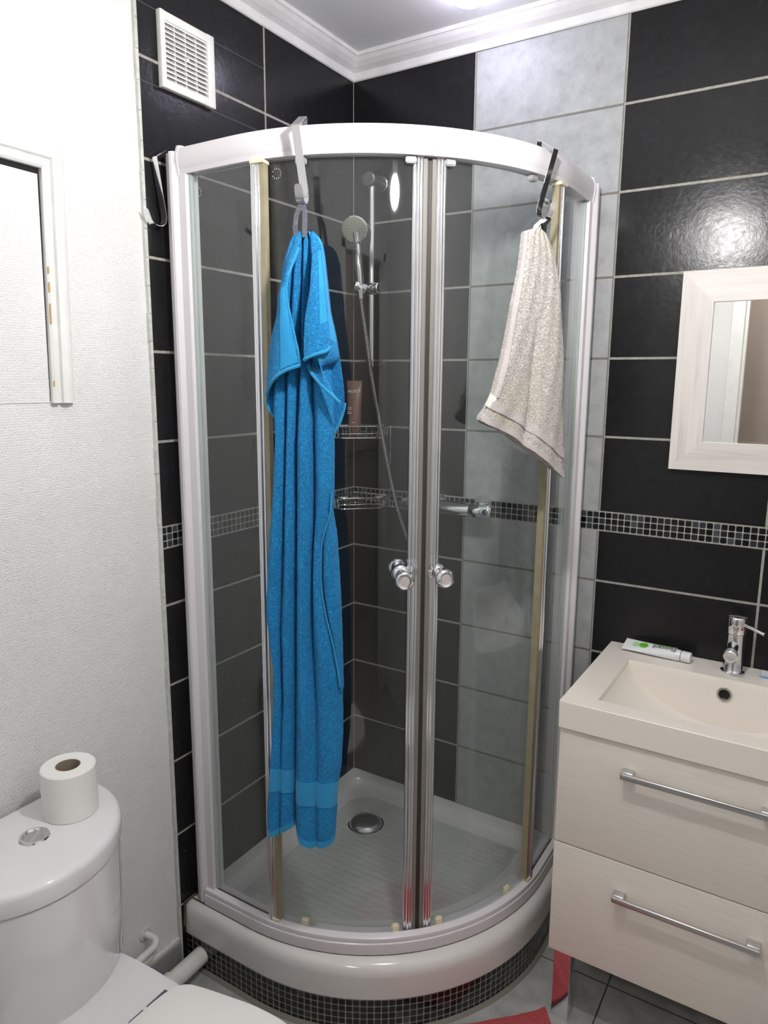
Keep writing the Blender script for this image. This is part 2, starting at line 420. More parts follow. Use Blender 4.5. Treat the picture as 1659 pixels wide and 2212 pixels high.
class G:
    """collects shapes into one mesh"""
    def __init__(s): s.v = []; s.f = []
    def add(s, v, f):
        b = len(s.v); s.v += [tuple(x) for x in v]; s.f += [tuple(i+b for i in q) for q in f]; return s
    def box(s, a, b, bev=0.0):
        (x0, y0, z0), (x1, y1, z1) = [(min(p), max(p)) and None or p for p in (a, b)]
        x0, x1 = min(a[0], b[0]), max(a[0], b[0]); y0, y1 = min(a[1], b[1]), max(a[1], b[1]); z0, z1 = min(a[2], b[2]), max(a[2], b[2])
        bm = bmesh.new(); bmesh.ops.create_cube(bm, size=1)
        for v in bm.verts:
            v.co = Vector(((x0+x1)/2+v.co.x*(x1-x0), (y0+y1)/2+v.co.y*(y1-y0), (z0+z1)/2+v.co.z*(z1-z0)))
        if bev: bmesh.ops.bevel(bm, geom=list(bm.edges), offset=bev, segments=3, affect='EDGES', profile=0.5)
        s.bm(bm); return s
    def bm(s, bm, M=None):
        bm.verts.index_update()
        s.add([(M @ v.co) if M else v.co for v in bm.verts], [[v.index for v in f.verts] for f in bm.faces]); bm.free(); return s
    def tube(s, pts, r, n=10, closed=False, cap=True, rs=None):
        pts = [Vector(p) for p in pts]; m = len(pts)
        T = []
        for i in range(m):
            a = pts[(i-1) % m] if (closed or i > 0) else pts[i]; b = pts[(i+1) % m] if (closed or i < m-1) else pts[i]
            T.append((b-a).normalized())
        N = Vector((0, 0, 1)) if abs(T[0].z) < 0.9 else Vector((1, 0, 0))
        N = (N - T[0]*N.dot(T[0])).normalized()
        V = []; F = []
        for i in range(m):
            if i > 0:
                N = (N - T[i]*N.dot(T[i])).normalized()
            B = T[i].cross(N); ri = rs[i] if rs else r
            for k in range(n):
                a = 2*PI*k/n
                V.append(pts[i]+(N*math.cos(a)+B*math.sin(a))*ri)
        for i in range(m if closed else m-1):
            j = (i+1) % m
            for k in range(n):
                F.append((i*n+k, i*n+(k+1) % n, j*n+(k+1) % n, j*n+k))
        if cap and not closed:
            F.append(tuple(range(n))); F.append(tuple((m-1)*n+k for k in range(n)))
        return s.add(V, F)
    def lathe(s, prof, n=32, M=None, cap=True):
        """prof = [(r, h)]; axis z, placed by M"""
        M = M or Matrix.Identity(4); V = []; F = []; m = len(prof)
        for r, h in prof:
            for k in range(n):
                a = 2*PI*k/n; V.append(M @ Vector((max(r, 1e-5)*math.cos(a), max(r, 1e-5)*math.sin(a), h)))
        for i in range(m-1):
            for k in range(n): F.append((i*n+k, i*n+(k+1) % n, (i+1)*n+(k+1) % n, (i+1)*n+k))
        if cap: F.append(tuple(range(n))); F.append(tuple((m-1)*n+k for k in range(n)))
        return s.add(V, F)
    def prism(s, poly, z0, z1, M=None):
        M = M or Matrix.Identity(4); n = len(poly)
        V = [M @ Vector((x, y, z0)) for x, y in poly]+[M @ Vector((x, y, z1)) for x, y in poly]
        F = [tuple(range(n)), tuple(range(n, 2*n))]+[(i, (i+1) % n, n+(i+1) % n, n+i) for i in range(n)]
        return s.add(V, F)
    def grid(s, rows):
        m = len(rows); n = len(rows[0]); V = [p for r in rows for p in r]
        return s.add(V, [(i*n+k, i*n+k+1, (i+1)*n+k+1, (i+1)*n+k) for i in range(m-1) for k in range(n-1)])
    def obj(s, name, mat, parent=None, smooth=False): return obj(name, s.v, s.f, mat, parent, smooth)

def Mz(loc, zdir, xdir=None):
    z = Vector(zdir).normalized()
    x = Vector(xdir) if xdir is not None else (Vector((0, 0, 1)) if abs(z.z) < 0.9 else Vector((1, 0, 0)))
    x = (x - z*x.dot(z)).normalized(); y = z.cross(x)
    m = Matrix((x, y, z)).transposed().to_4x4(); m.translation = Vector(loc); return m

def catmull(pts, n=8):
    pts = [Vector(p) for p in pts]; out = []
    for i in range(len(pts)-1):
        p0 = pts[max(i-1, 0)]; p1 = pts[i]; p2 = pts[i+1]; p3 = pts[min(i+2, len(pts)-1)]
        for k in range(n):
            t = k/n
            out.append(0.5*((2*p1)+(p2-p0)*t+(2*p0-5*p1+4*p2-p3)*t*t+(3*p1-p0-3*p2+p3)*t*t*t))
    out.append(pts[-1]); return out

def lettering(text, size, mat, M, parent=None, name='lettering', extrude=0.0002):
    cu = bpy.data.curves.new(name, 'FONT'); cu.body = text; cu.size = size; cu.extrude = extrude
    cu.align_x = 'CENTER'; cu.align_y = 'CENTER'
    tmp = bpy.data.objects.new('tmp_text', cu); COL.objects.link(tmp)
    dg = bpy.context.evaluated_depsgraph_get(); dg.update()
    me = bpy.data.meshes.new_from_object(tmp.evaluated_get(dg))
    bpy.data.objects.remove(tmp); bpy.data.curves.remove(cu)
    me.transform(M); me.materials.clear(); me.materials.append(mat); me.name = name
    o = bpy.data.objects.new(name, me); COL.objects.link(o)
    if parent is not None: o.parent = parent; o.matrix_parent_inverse = parent.matrix_world.inverted()
    return o

# ================================================================== THE ROOM
CEIL = 2.47; XR = 1.78; YB = -2.10; EDGE = -0.802
def slab(name, a, b, mat, bev=0): return struct(G().box(a, b, bev).obj(name, mat))
slab('floor', (-0.1, 0.1, -0.06), (2.4, -3.4, 0.0), MAT['floor'])
slab('ceiling', (-0.1, 0.1, CEIL), (2.4, -3.4, CEIL+0.06), MAT['ceiling'])
slab('wall_right', (0.0, 0.0, 0.0), (2.4, 0.1, CEIL), MAT['tile_right'])
slab('wall_left', (-0.1, 0.1, 0.0), (0.0, EDGE, CEIL), MAT['tile_left'])
slab('wall_left', (-0.1, EDGE, 0.0), (-0.009, YB, CEIL), MAT['wallpaper'])
slab('wall_side', (XR, 0.0, 0.0), (XR+0.1, YB, CEIL), MAT['wallpaper'])
# wall behind the camera, with the doorway
g = G(); g.box((-0.1, YB, 0), (0.90, YB-0.1, CEIL)); g.box((0.90, YB, 2.06), (1.64, YB-0.1, CEIL)); g.box((1.64, YB, 0), (XR+0.1, YB-0.1, CEIL))
struct(g.obj('wall_back', MAT['wallpaper']))
g = G(); g.box((0.845, YB+0.015, 0), (0.905, YB-0.11, 2.10), 0.004); g.box((1.635, YB+0.015, 0), (1.695, YB-0.11, 2.10), 0.004)
g.box((0.845, YB+0.015, 2.055), (1.695, YB-0.11, 2.115), 0.004); g.box((0.905, YB-0.02, 0), (0.918, YB-0.06, 2.055))
struct(g.obj('door_1', MAT['paint']))
# hallway beyond the doorway
slab('wall_hallway', (-0.1, -3.3, 0), (2.4, -3.4, CEIL), MAT['hall'])
slab('wall_hallway', (-0.2, YB-0.1, 0), (-0.1, -3.3, CEIL), MAT['hall'])
slab('wall_hallway', (2.4, YB-0.1, 0), (2.5, -3.3, CEIL), MAT['hall'])
slab('trim_4', (0.2, -3.3, 1.10), (2.4, -3.27, 1.16), MAT['hall'], 0.004)
# plaster strip where the tiles end
g = G()
zs = [0.0+i*0.06 for i in range(42)]
for i, z in enumerate(zs[:-1]):
    w = 0.0075+random.uniform(-0.0012, 0.0012)
    g.box((-0.012, EDGE+0.001, z), (-0.0005, EDGE-w, min(zs[i+1]+0.001, CEIL)))
struct(g.obj('trim_1', MAT['trim']))
# coving: swept profile along both walls
prof = [(0, 2.411), (0.004, 2.410), (0.007, 2.413), (0.008, 2.432), (0.012, 2.434), (0.024, 2.440), (0.036, 2.450), (0.043, 2.459), (0.046, 2.460), (0.047, 2.470), (0, 2.470)]
g = G(); n = len(prof)
V = [(d, -d, z) for d, z in prof]+[(XR, -d, z) for d, z in prof]
g.add(V, [(i, (i+1) % n, n+(i+1) % n, n+i) for i in range(n)]+[tuple(range(n)), tuple(range(n, 2*n))]); struct(g.obj('trim_2', MAT['coving']))
g = G()
V = [(d, -d, z) for d, z in prof]+[(d, YB, z) for d, z in prof]
g.add(V, [(i, (i+1) % n, n+(i+1) % n, n+i) for i in range(n)]+[tuple(range(n)), tuple(range(n, 2*n))]); struct(g.obj('trim_3', MAT['coving']))
# thin cut lines beside the vent
g = G()
for z, y0, y1 in ((2.3135, -0.404, -0.594), (2.3135, -0.752, EDGE), (2.1610, -0.404, -0.594), (2.1610, -0.752, EDGE)):
    g.box((-0.001, y0, z-0.0006), (0.0004, y1, z+0.0006))
tag(g.obj('trim_5', plain('hairline_cut', (0.10, 0.11, 0.15), 0.6)), kind='structure')
# skirting
g = G().box((-0.009, EDGE-0.009, 0), (0.004, -1.75, 0.078), 0.001)
struct(g.obj('baseboard_left', MAT['plinth']))
g = G().box((-0.009, EDGE-0.009, 0.079), (0.002, -1.75, 0.094), 0.003)
struct(g.obj('baseboard_left', MAT['trim']))

# ================================================================== SHOWER: plan geometry
CC = 0.207
def dirv(a): return Vector((math.sin(a), -math.cos(a), 0))
def tanv(a): return Vector((math.cos(a), math.sin(a), 0))
def plan(r, a0=0.0, n=56, c=CC, x0=None, x1=None):
    """plan curve at radial offset r: straight from the left wall, arc, straight to the right wall -> [(point, normal)]"""
    out = []
    s0 = a0 if x0 is None else x0
    for i in range(6): out.append((Vector((s0+(c-s0)*i/6, -(c+r), 0)), Vector((0, -1, 0))))
    for i in range(n+1):
        a = PI/2*i/n; out.append((Vector((c, -c, 0))+dirv(a)*r, dirv(a)))
    for i in range(1, 7): out.append((Vector((c+r, -(c+(s0-c)*i/6), 0)), Vector((1, 0, 0))))
    return out
def sweep(path, prof, c=CC):
    n = len(prof); V = []; F = []
    for p, nrm in path:
        for o, z in prof: V.append(Vector((p.x+nrm.x*o, p.y+nrm.y*o, z)))
    m = len(path)
    for i in range(m-1):
        for k in range(n): F.append((i*n+k, i*n+(k+1) % n, (i+1)*n+(k+1) % n, (i+1)*n+k))
    F.append(tuple(range(n))); F.append(tuple((m-1)*n+k for k in range(n)))
    return V, F
def arc_plate(g, r0, r1, a0, a1, z0, z1, n=None, c=CC, sx=None, ex=None):
    """curved vertical plate; angles in degrees; optional straight lead-in (sx) or lead-out (ex) down to that wall distance"""
    n = n or max(2, int(abs(a1-a0)/2)); path = []
    C0 = Vector((c, -c, 0))
    if sx is not None:
        for i in range(5): x = sx+(c-sx)*i/5; path.append((Vector((x, -c, 0)), Vector((0, -1, 0))))
    for i in range(n+1): a = math.radians(a0+(a1-a0)*i/n); path.append((C0, dirv(a)))
    if ex is not None:
        for i in range(1, 6): y = c+(ex-c)*i/5; path.append((Vector((c, -y, 0)), Vector((1, 0, 0))))
    V = []; F = []
    for p, nn in path:
        for rr, z in ((r0, z0), (r1, z0), (r1, z1), (r0, z1)): q = p+nn*rr; V.append((q.x, q.y, z))
    m = len(path)
    for i in range(m-1):
        for k in range(4): F.append((i*4+k, i*4+(k+1) % 4, (i+1)*4+(k+1) % 4, (i+1)*4+k))
    F.append((0, 1, 2, 3)); F.append(tuple((m-1)*4+k for k in range(4)))
    return g.add(V, F)
def PR(deg, r, z=0.0, c=CC):
    a = math.radians(deg); return Vector((c+math.sin(a)*r, -c-math.cos(a)*r, z))

# mosaic plinth under the tray
MC = 0.235; MR = 0.55
path = plan(MR, 0.0, 60, MC)
V = []; F = []; UV = []; L = 0; prev = None
Z = [0.0, 0.004, 0.004, 0.1]
rows = []
for p, nn in path:
    if prev is not None: L += (p-prev).length
    prev = p; rows.append((p, nn, L))
for p, nn, l_ in rows:
    V.append((p.x, p.y, 0.0)); V.append((p.x, p.y, 0.0895)); V.append((p.x-nn.x*0.03, p.y-nn.y*0.03, 0.0895)); V.append((p.x-nn.x*0.03, p.y-nn.y*0.03, 0.0))
m = len(rows)
for i in range(m-1):
    for k in range(4): F.append((i*4+k, i*4+(k+1) % 4, (i+1)*4+(k+1) % 4, (i+1)*4+k))
F += [(0, 1, 2, 3), tuple((m-1)*4+k for k in range(4))]
pl = obj('tray_plinth', V, F, MAT['mosaic'])
uvl = pl.data.uv_layers.new(name='UVMap')
for poly in pl.data.polygons:
    for li in poly.loop_indices:
        vi = pl.data.loops[li].vertex_index; uvl.data[li].uv = (rows[vi//4][2], V[vi][2])
tag(pl, 'curved plinth of small black mosaic tiles under the white shower tray', 'plinth')
g = G(); g.add(*sweep(plan(MR, 0, 60, MC), [(-0.002, 0), (0.010, 0), (0.008, 0.003), (0.0, 0.007), (-0.002, 0.007)]))
tag(g.obj('grout_line', plain('floor_grout', (0.20, 0.19, 0.165), 0.8), pl, True), None)

# tray
TC = 0.24
def loop(L_, R_, mgn, z, rc=0.01, n=28):
    """closed quadrant outline inset by mgn from both walls"""
    c = L_-R_; pts = []
    pts.append((mgn, -(mgn+rc), z)); 
    for i in range(1, 4):
        a = PI/2*i/3; pts.append((mgn+rc-rc*math.cos(a), -(mgn+rc)+rc*math.sin(a), z))
    for i in range(1, 8): x = mgn+rc+(c-mgn-rc)*i/7; pts.append((x+(L_-c)*i/7 - 0.0, -mgn, z))
    # down the right side
    for i in range(1, 5): pts.append((L_, -(mgn+(c-mgn)*i/4), z))
    for i in range(1, n+1):
        a = PI/2*(1-i/n); pts.append((c+R_*math.sin(a), -c-R_*math.cos(a), z))
    for i in range(1, 5): pts.append((c-(c-mgn)*i/4, -L_, z))
    for i in range(1, 8): pts.append((mgn, -L_+(L_-mgn-rc)*i/8, z))
    return [Vector(p) for p in pts]
tray = thing('shower_tray', 'white curved corner shower tray on the black mosaic plinth', 'shower tray', (0.3, -0.3, 0.09))
loops = [loop(0.780, 0.55, 0.0, 0.090), loop(0.789, 0.55, 0.0, 0.093), loop(0.790, 0.55, 0.0, 0.150), loop(0.788, 0.55, 0.0, 0.168), loop(0.780, 0.55, 0.0, 0.179), loop(0.768, 0.55, 0.0, 0.184),
         loop(0.715, 0.535, 0.012, 0.184), loop(0.706, 0.53, 0.030, 0.179, 0.03), loop(0.698, 0.53, 0.036, 0.166, 0.035), loop(0.680, 0.53, 0.052, 0.157, 0.05), loop(0.650, 0.52, 0.075, 0.153, 0.07)]
g = G(); n = len(loops[0])
V = [p for lp in loops for p in lp]; F = []
for i in range(len(loops)-1):
    for k in range(n): F.append((i*n+k, i*n+(k+1) % n, (i+1)*n+(k+1) % n, (i+1)*n+k))
F.append(tuple(range(n)))
g.add(V, F); g.obj('tray_rim', MAT['acrylic'], tray, True)
g = G(); ctr = Vector((0.171, -0.196, 0.1475)); base = loops[-1]
V = []; steps = 7
for i in range(steps):
    t_ = i/steps
    for p in base: q = p.lerp(ctr, t_*0.85); V.append((q.x, q.y, 0.153-0.005*t_))
F = []
for i in range(steps-1):
    for k in range(n): F.append((i*n+k, i*n+(k+1) % n, (i+1)*n+(k+1) % n, (i+1)*n+k))
F.append(tuple((steps-1)*n+k for k in range(n)))
g.add(V, F); g.obj('tray_floor', MAT['trayfloor'], tray, True)
dr = G().lathe([(0.050, 0.0), (0.052, 0.003), (0.049, 0.008), (0.040, 0.0125), (0.024, 0.016), (0.006, 0.0175), (0.0, 0.0178)], 40, Matrix.Translation((0.185, -0.205, 0.1475)))
tag(dr.obj('drain_cover', MAT['satin'], tray, True), 'domed chrome drain cover')
G().lathe([(0.058, 0.0), (0.058, 0.0015), (0.05, 0.002)], 40, Matrix.Translation((0.185, -0.205, 0.1475))).obj('drain_ring', MAT['chrome'], tray, True)
g = G(); pth = [Vector((p.x+nn.x*0.008, p.y+nn.y*0.008, 0.1845)) for p, nn in plan(0.553, 0.0)]
for i, p in enumerate(pth): p.z += random.uniform(-0.0006, 0.0006)
g.tube(pth, 0.0022, 6)
g.tube([(0.003, -0.745, 0.186), (0.003, -0.792, 0.186), (0.003, -0.796, 0.12)], 0.004, 6)
tag(g.obj('sealant_line', MAT['grime'], tray, True), 'stained brown sealant line')

# enclosure
ZT = 1.975; ZB = 0.214
enc = thing('shower_enclosure', 'curved glass shower enclosure with white aluminium frame in the corner', 'shower enclosure', (0.4, -0.4, 0.185))
g = G(); g.add(*sweep(plan(0.0, 0.052), [(0.512, 1.978), (0.549, 1.975), (0.5505, 1.979), (0.5515, 1.983), (0.5495, 1.9845), (0.5515, 1.987), (0.554, 2.002), (0.5535, 2.018), (0.549, 2.029), (0.543, 2.031), (0.512, 2.031)]))
g.obj('top_rail', MAT['enamel'], enc, True)
g = G(); g.add(*sweep(plan(0.0, 0.052), [(0.508, 0.184), (0.561, 0.184), (0.563, 0.187), (0.5615, 0.213), (0.5590, 0.2155), (0.5597, 0.218), (0.5580, 0.2262), (0.5550, 0.2282), (0.5415, 0.2295), (0.5395, 0.2280), (0.5395, 0.2160), (0.508, 0.2160)]))
g.obj('bottom_rail', MAT['enamel'], enc, True)
# rail end caps
for side in (0, 1):
    def sw(x, y, z): return (x, -y, z) if side == 0 else (y, -x, z)
    # wall profile: grooved post
    g = G()
    pr = [(0.0, 0.700), (0.0, 0.742), (0.018, 0.742), (0.018, 0.752), (0.022, 0.760), (0.026, 0.757), (0.030, 0.762), (0.038, 0.768), (0.045, 0.767), (0.051, 0.760), (0.053, 0.757), (0.074, 0.757), (0.076, 0.752), (0.076, 0.740), (0.070, 0.735), (0.070, 0.715), (0.02, 0.715), (0.02, 0.700)]
    V = []
    for z in (0.186, 2.022):
        for x, y in pr: V.append(sw(x, y, z))
    n = len(pr)
    F = [(i, (i+1) % n, n+(i+1) % n, n+i) for i in range(n)]+[tuple(range(n)), tuple(range(n, 2*n))]
    g.add(V, F)
    wp = g.obj('wall_post', MAT['enamel'], enc, True)
    # moulded cap where the rail meets the post
    g = G()
    cp = [(0.7505, 1.972), (0.7585, 1.972), (0.7605, 1.985), (0.7635, 2.002), (0.7625, 2.018), (0.757, 2.034), (0.745, 2.036), (0.720, 2.036), (0.720, 1.972)]
    V = [sw(0.051, y, z) for y, z in cp]+[sw(0.058, y, z) for y, z in cp]; n = len(cp)
    g.add(V, [(i, (i+1) % n, n+(i+1) % n, n+i) for i in range(n)]+[tuple(range(n)), tuple(range(n, 2*n))])
    g.obj('rail_cap', MAT['enamel'], enc, True)
    # fixed glass panel, its gasket and stile
    ang = (0, 8.2) if side == 0 else (81.8, 90)
    g = G()
    if side == 0: arc_plate(g, 0.5340, 0.5385, 0, 7.4, 0.217, ZT+0.004, 6, sx=0.072)
    else: arc_plate(g, 0.5340, 0.5385, 82.6, 90, 0.217, ZT+0.004, 6, ex=0.072)
    gp = g.obj('fixed_glass', MAT['glass'], enc, True)
    g = G(); g.box(sw(0.0745, 0.7390, 0.2295), sw(0.083, 0.7490, ZT)); g.obj('gasket', MAT['greyplastic'] if False else plain('clear_gasket', (0.45, 0.50, 0.47), 0.25), gp)
    def A(d): return d if side == 0 else 90-d
    g = G()
    for rr, a, w in ((0.548, 5.9, 0.0045), (0.550, 6.6, 0.0055), (0.548, 7.4, 0.0045)):
        p = PR(A(a), rr); g.tube([(p.x, p.y, 0.2297), (p.x, p.y, ZT)], w, 12)
    g.obj('stile', MAT['chrome'], gp, True)
    g = G(); arc_plate(g, 0.534, 0.551, A(7.7), A(8.9), 0.2297, ZT, 2); tag(g.obj('stile_seal', MAT['seal'], gp), 'yellowed plastic seal')
    g = G(); arc_plate(g, 0.536, 0.555, A(6.1), A(8.9), 0.2290, 0.2350, 3); p0 = PR(A(6.2), 0.552, 0); g.obj('end_clip', MAT['clip'], gp)
    g = G(); arc_plate(g, 0.532, 0.558, A(5.9), A(9.1), ZT-0.008, ZT-0.001, 3); g.obj('end_clip', MAT['clip'], gp)
    # grime line along the glass foot
    g = G()
    arc_plate(g, 0.5387, 0.5425, 0 if side == 0 else 84.5, 5.5 if side == 0 else 90, 0.2290, 0.2308, 6, **({'sx': 0.08} if side == 0 else {'ex': 0.08}))
    tag(g.obj('grime_line', MAT['grime'], gp), 'brown stained joint')
    # sliding door
    g = G(); arc_plate(g, 0.524, 0.529, A(4.0), A(43.4), ZB-0.002, ZT+0.002, 24)
    dg_ = tag(g.obj('sliding_door', MAT['glass'], enc, True), None)
    g = G()
    for rr, a, w in ((0.530, 41.6, 0.0045), (0.533, 42.35, 0.0050), (0.532, 43.1, 0.0045)):
        p = PR(A(a), rr); g.tube([(p.x, p.y, ZB), (p.x, p.y, ZT)], w, 12)
    arc_plate(g, 0.518, 0.531, A(41.3), A(43.4), ZB, ZT, 2)
    g.obj('door_stile', MAT['chrome'], dg_, True)
    g = G(); arc_plate(g, 0.520, 0.5325, A(43.4), A(44.45), ZB, ZT, 2); g.obj('magnetic_seal', MAT['taupe'], dg_)
    g = G(); arc_plate(g, 0.522, 0.526, A(44.45), A(44.98), ZB, ZT, 2); g.obj('seal_lip', MAT['magnet'], dg_)
    # knobs outside and inside
    ka = 39.6 if side == 0 else 48.4
    d_ = dirv(math.radians(ka)); b_ = PR(ka, 0.529, 1.117)
    def knob(sign, start):
        g = G(); M_ = Mz(b_+d_*start, d_*sign)
        g.lathe([(0.0215, 0), (0.0215, 0.002), (0.019, 0.006), (0.0125, 0.009), (0.0105, 0.013), (0.0100, 0.024), (0.0115, 0.028), (0.0125, 0.030), (0.0100, 0.033), (0.0105, 0.038),
                 (0.0165, 0.043), (0.0205, 0.049), (0.0215, 0.055), (0.0200, 0.060), (0.0165, 0.0625), (0.0145, 0.0615), (0.0105, 0.0605)], 36, M_)
        k_ = g.obj('door_knob', MAT['chrome'], dg_, True)
        return k_
    knob(1, 0.0); knob(-1, -0.005)
    g = G(); g.lathe([(0.0100, 0), (0.0100, 0.0012), (0.0, 0.0014)], 28, Mz(b_+d_*0.0602, d_)); tag(g.obj('knob_disc', plain('pink_grey_disc', (0.55, 0.47, 0.48), 0.3), dg_, True), 'matt disc in the knob face')
    # bottom guides and top rollers
    for cx_, cy_ in (((0.342, -0.698), (0.536, -0.611)) if side == 0 else ((0.606, -0.531), (0.709, -0.349))):
        a_ = math.degrees(math.atan2(cx_-CC, -(cy_+CC)))
        g = G(); tv = tanv(math.radians(a_)); dv = dirv(math.radians(a_)); q = PR(a_, 0.5345, 0.2330)
        M_ = Matrix((tv, dv, Vector((0, 0, 1)))).transposed().to_4x4(); M_.translation = q
        bm = bmesh.new(); bmesh.ops.create_cube(bm, size=1)
        for v in bm.verts: v.co = Vector((v.co.x*0.019, v.co.y*0.012, v.co.z*0.024))
        bmesh.ops.bevel(bm, geom=list(bm.edges), offset=0.003, segments=3, affect='EDGES'); g.bm(bm, M_)
        g.obj('bottom_guide', MAT['clip'], dg_, True)
        g = G(); q = PR(a_+(1.5 if side == 0 else -1.5), 0.534, 1.968); M_.translation = q
        bm = bmesh.new(); bmesh.ops.create_cube(bm, size=1)
        for v in bm.verts: v.co = Vector((v.co.x*0.022, v.co.y*0.014, v.co.z*0.012))
        bmesh.ops.bevel(bm, geom=list(bm.edges), offset=0.002, segments=2, affect='EDGES'); g.bm(bm, M_)
        g.obj('top_roller', MAT['greyplastic'], dg_, True)
# etched marks and sticker on the glass
def etched_ring(center, nrm, parent, rad=0.0085):
    g = G(); M_ = Mz(center, nrm)
    for k in range(12):
        if k in (3,): continue
        a = 2*PI*k/12+random.uniform(-.06, .06); p = Vector((math.cos(a)*rad, math.sin(a)*rad, 0)); q = Vector((math.cos(a)*(rad+0.0022), math.sin(a)*(rad+0.0022), 0))
        t_ = Vector((-math.sin(a), math.cos(a), 0))*0.0009
        g.add([M_ @ (p-t_), M_ @ (p+t_), M_ @ (q+t_*1.2), M_ @ (q-t_*0.7), M_ @ (p-t_+Vector((0, 0, .0002))), M_ @ (p+t_+Vector((0, 0, .0002))), M_ @ (q+t_*1.2+Vector((0, 0, .0002))), M_ @ (q-t_*0.7+Vector((0, 0, .0002)))],
              [(0, 1, 2, 3), (4, 5, 6, 7), (0, 1, 5, 4), (1, 2, 6, 5), (2, 3, 7, 6), (3, 0, 4, 7)])
    return g.obj('etched_mark', MAT['etch'], parent)
fg = [o for o in enc.children if o.name.startswith('fixed_glass')]
sd = [o for o in enc.children if o.name.startswith('sliding_door')]
etched_ring((0.100, -(CC+0.5387), 1.935), (0, -1, 0), fg[0])
etched_ring(PR(10.8, 0.5295, 1.950), dirv(math.radians(10.8)), sd[0])
a_ = 79.0; q = PR(a_, 0.5298, 1.930); dv = dirv(math.radians(a_)); tv = tanv(math.radians(a_))
M_ = Matrix((tv, Vector((0, 0, 1)), dv)).transposed().to_4x4(); M_.translation = q
G().prism([(-0.017, -0.008), (0.017, -0.008), (0.017, 0.008), (-0.017, 0.008)], -0.0002, 0.0001, M_).obj('glass_sticker', plain('clear_sticker', (0.62, 0.64, 0.63), 0.4), sd[1])
M_.translation = q+dv*0.0004
lettering('Haut', 0.013, MAT['darkprint'], M_, sd[1])

# ================================================================== HOOKS
def strip(path, width, axis, thick):
    """flat metal strip following path, width along axis"""
    pts = [Vector(p) for p in path]; V = []; m = len(pts); ax = Vector(axis).normalized()
    for i, p in enumerate(pts):
        T = (pts[min(i+1, m-1)]-pts[max(i-1, 0)]).normalized(); N = T.cross(ax).normalized()
        w = width/2
        if i == m-1: w *= 0.55
        elif i == m-2: w *= 0.88
        V += [p-ax*w-N*thick/2, p+ax*w-N*thick/2, p+ax*w+N*thick/2, p-ax*w+N*thick/2]
    F = []
    for i in range(m-1):
        for k in range(4): F.append((i*4+k, i*4+(k+1) % 4, (i+1)*4+(k+1) % 4, (i+1)*4+k))
    F += [(0, 1, 2, 3), tuple((m-1)*4+k for k in range(4))]
    return V, F
def hook(origin, out, tang, lean, label, jr=0.0165):
    """origin: on the rail's inner top edge; out: horizontal outward; lean: sideways shift at the foot"""
    out = Vector(out).normalized(); tang = Vector(tang).normalized(); o = Vector(origin)
    prof = [(-0.002, -0.020, 0), (-0.002, -0.002, 0), (0.0, 0.0, 0), (0.040, -0.026, 0), (0.0415, -0.0275, 0), (0.0415, -0.030, 0)]
    prof += [(0.0415-0.020*t_, -0.030-0.118*t_, lean*t_) for t_ in (0.25, 0.5, 0.75, 1.0)]
    cx_, cz_ = 0.021+jr, -0.150
    for k in range(1, 11):
        a = PI+math.radians(10)+ (PI*0.78)*k/10
        prof.append((cx_+jr*math.cos(a), cz_+0.0200*math.sin(a), lean))
    e_ = 2*(jr-0.0165); prof.append((0.0555+e_, -0.1500, lean)); prof.append((0.0590+e_, -0.1420, lean)); prof.append((0.0605+e_, -0.1385, lean))
    P_ = [o+out*a+Vector((0, 0, b))+tang*c_ for a, b, c_ in prof]
    V, F = strip(P_, 0.0165, tang, 0.0016)
    ob = obj('over_rail_hook', V, F, MAT['chrome'], None, True)
    return tag(ob, label, 'hook', 'chrome hooks over the shower rail')
hook(PR(18.0, 0.549, 2.0445), dirv(math.radians(18)), tanv(math.radians(18)), 0.010, 'chrome strip hook over the curved rail holding the blue towel')
hook(PR(73.5, 0.543, 2.0445), dirv(math.radians(73.5)), tanv(math.radians(73.5)), -0.022, 'chrome strip hook over the curved rail holding the small white towel')
hook((0.018, -0.748, 2.036), (0, -1, 0), (1, 0, 0), 0.0, 'empty chrome strip hook by the left post against the wall edge', 0.0225)

# ================================================================== BLUE TOWEL
class Frame:
    def __init__(s, deg, p0):
        a = math.radians(deg); s.n = Vector((math.sin(a), -math.cos(a), 0)); s.t = Vector((math.cos(a), math.sin(a), 0)); s.p0 = Vector(p0)
    def __call__(s, u, z, d=0.0): q = s.p0+s.t*u+s.n*d; return Vector((q.x, q.y, z))
FB = Frame(22, (0.39241, -0.77763, 0))
def lerp_tab(tab, z):
    """tab: list of (s, z) sorted by falling z -> s at z"""
    if z >= tab[0][1]: return tab[0][0]
    for (s0, z0), (s1, z1) in zip(tab, tab[1:]):
        if z1 <= z <= z0: return s0+(s1-s0)*((z0-z)/(z0-z1) if z0 != z1 else 0)
    return tab[-1][0]
bodyL=[(0.0023, 1.8197), (-0.0092, 1.8045), (-0.0251, 1.7616), (-0.0339, 1.7002), (-0.0418, 1.6466), (-0.0486, 1.5556), (-0.0502, 1.4812), (-0.0476, 1.4151), (-0.0537, 1.3184), (-0.0588, 1.2691), (-0.065, 1.2191), (-0.0725, 1.1174), (-0.0762, 1.0447), (-0.0695, 0.9714), (-0.0622, 0.9185), (-0.0636, 0.8535), (-0.0704, 0.7424), (-0.0778, 0.6512), (-0.0849, 0.5813), (-0.0852, 0.5228)]
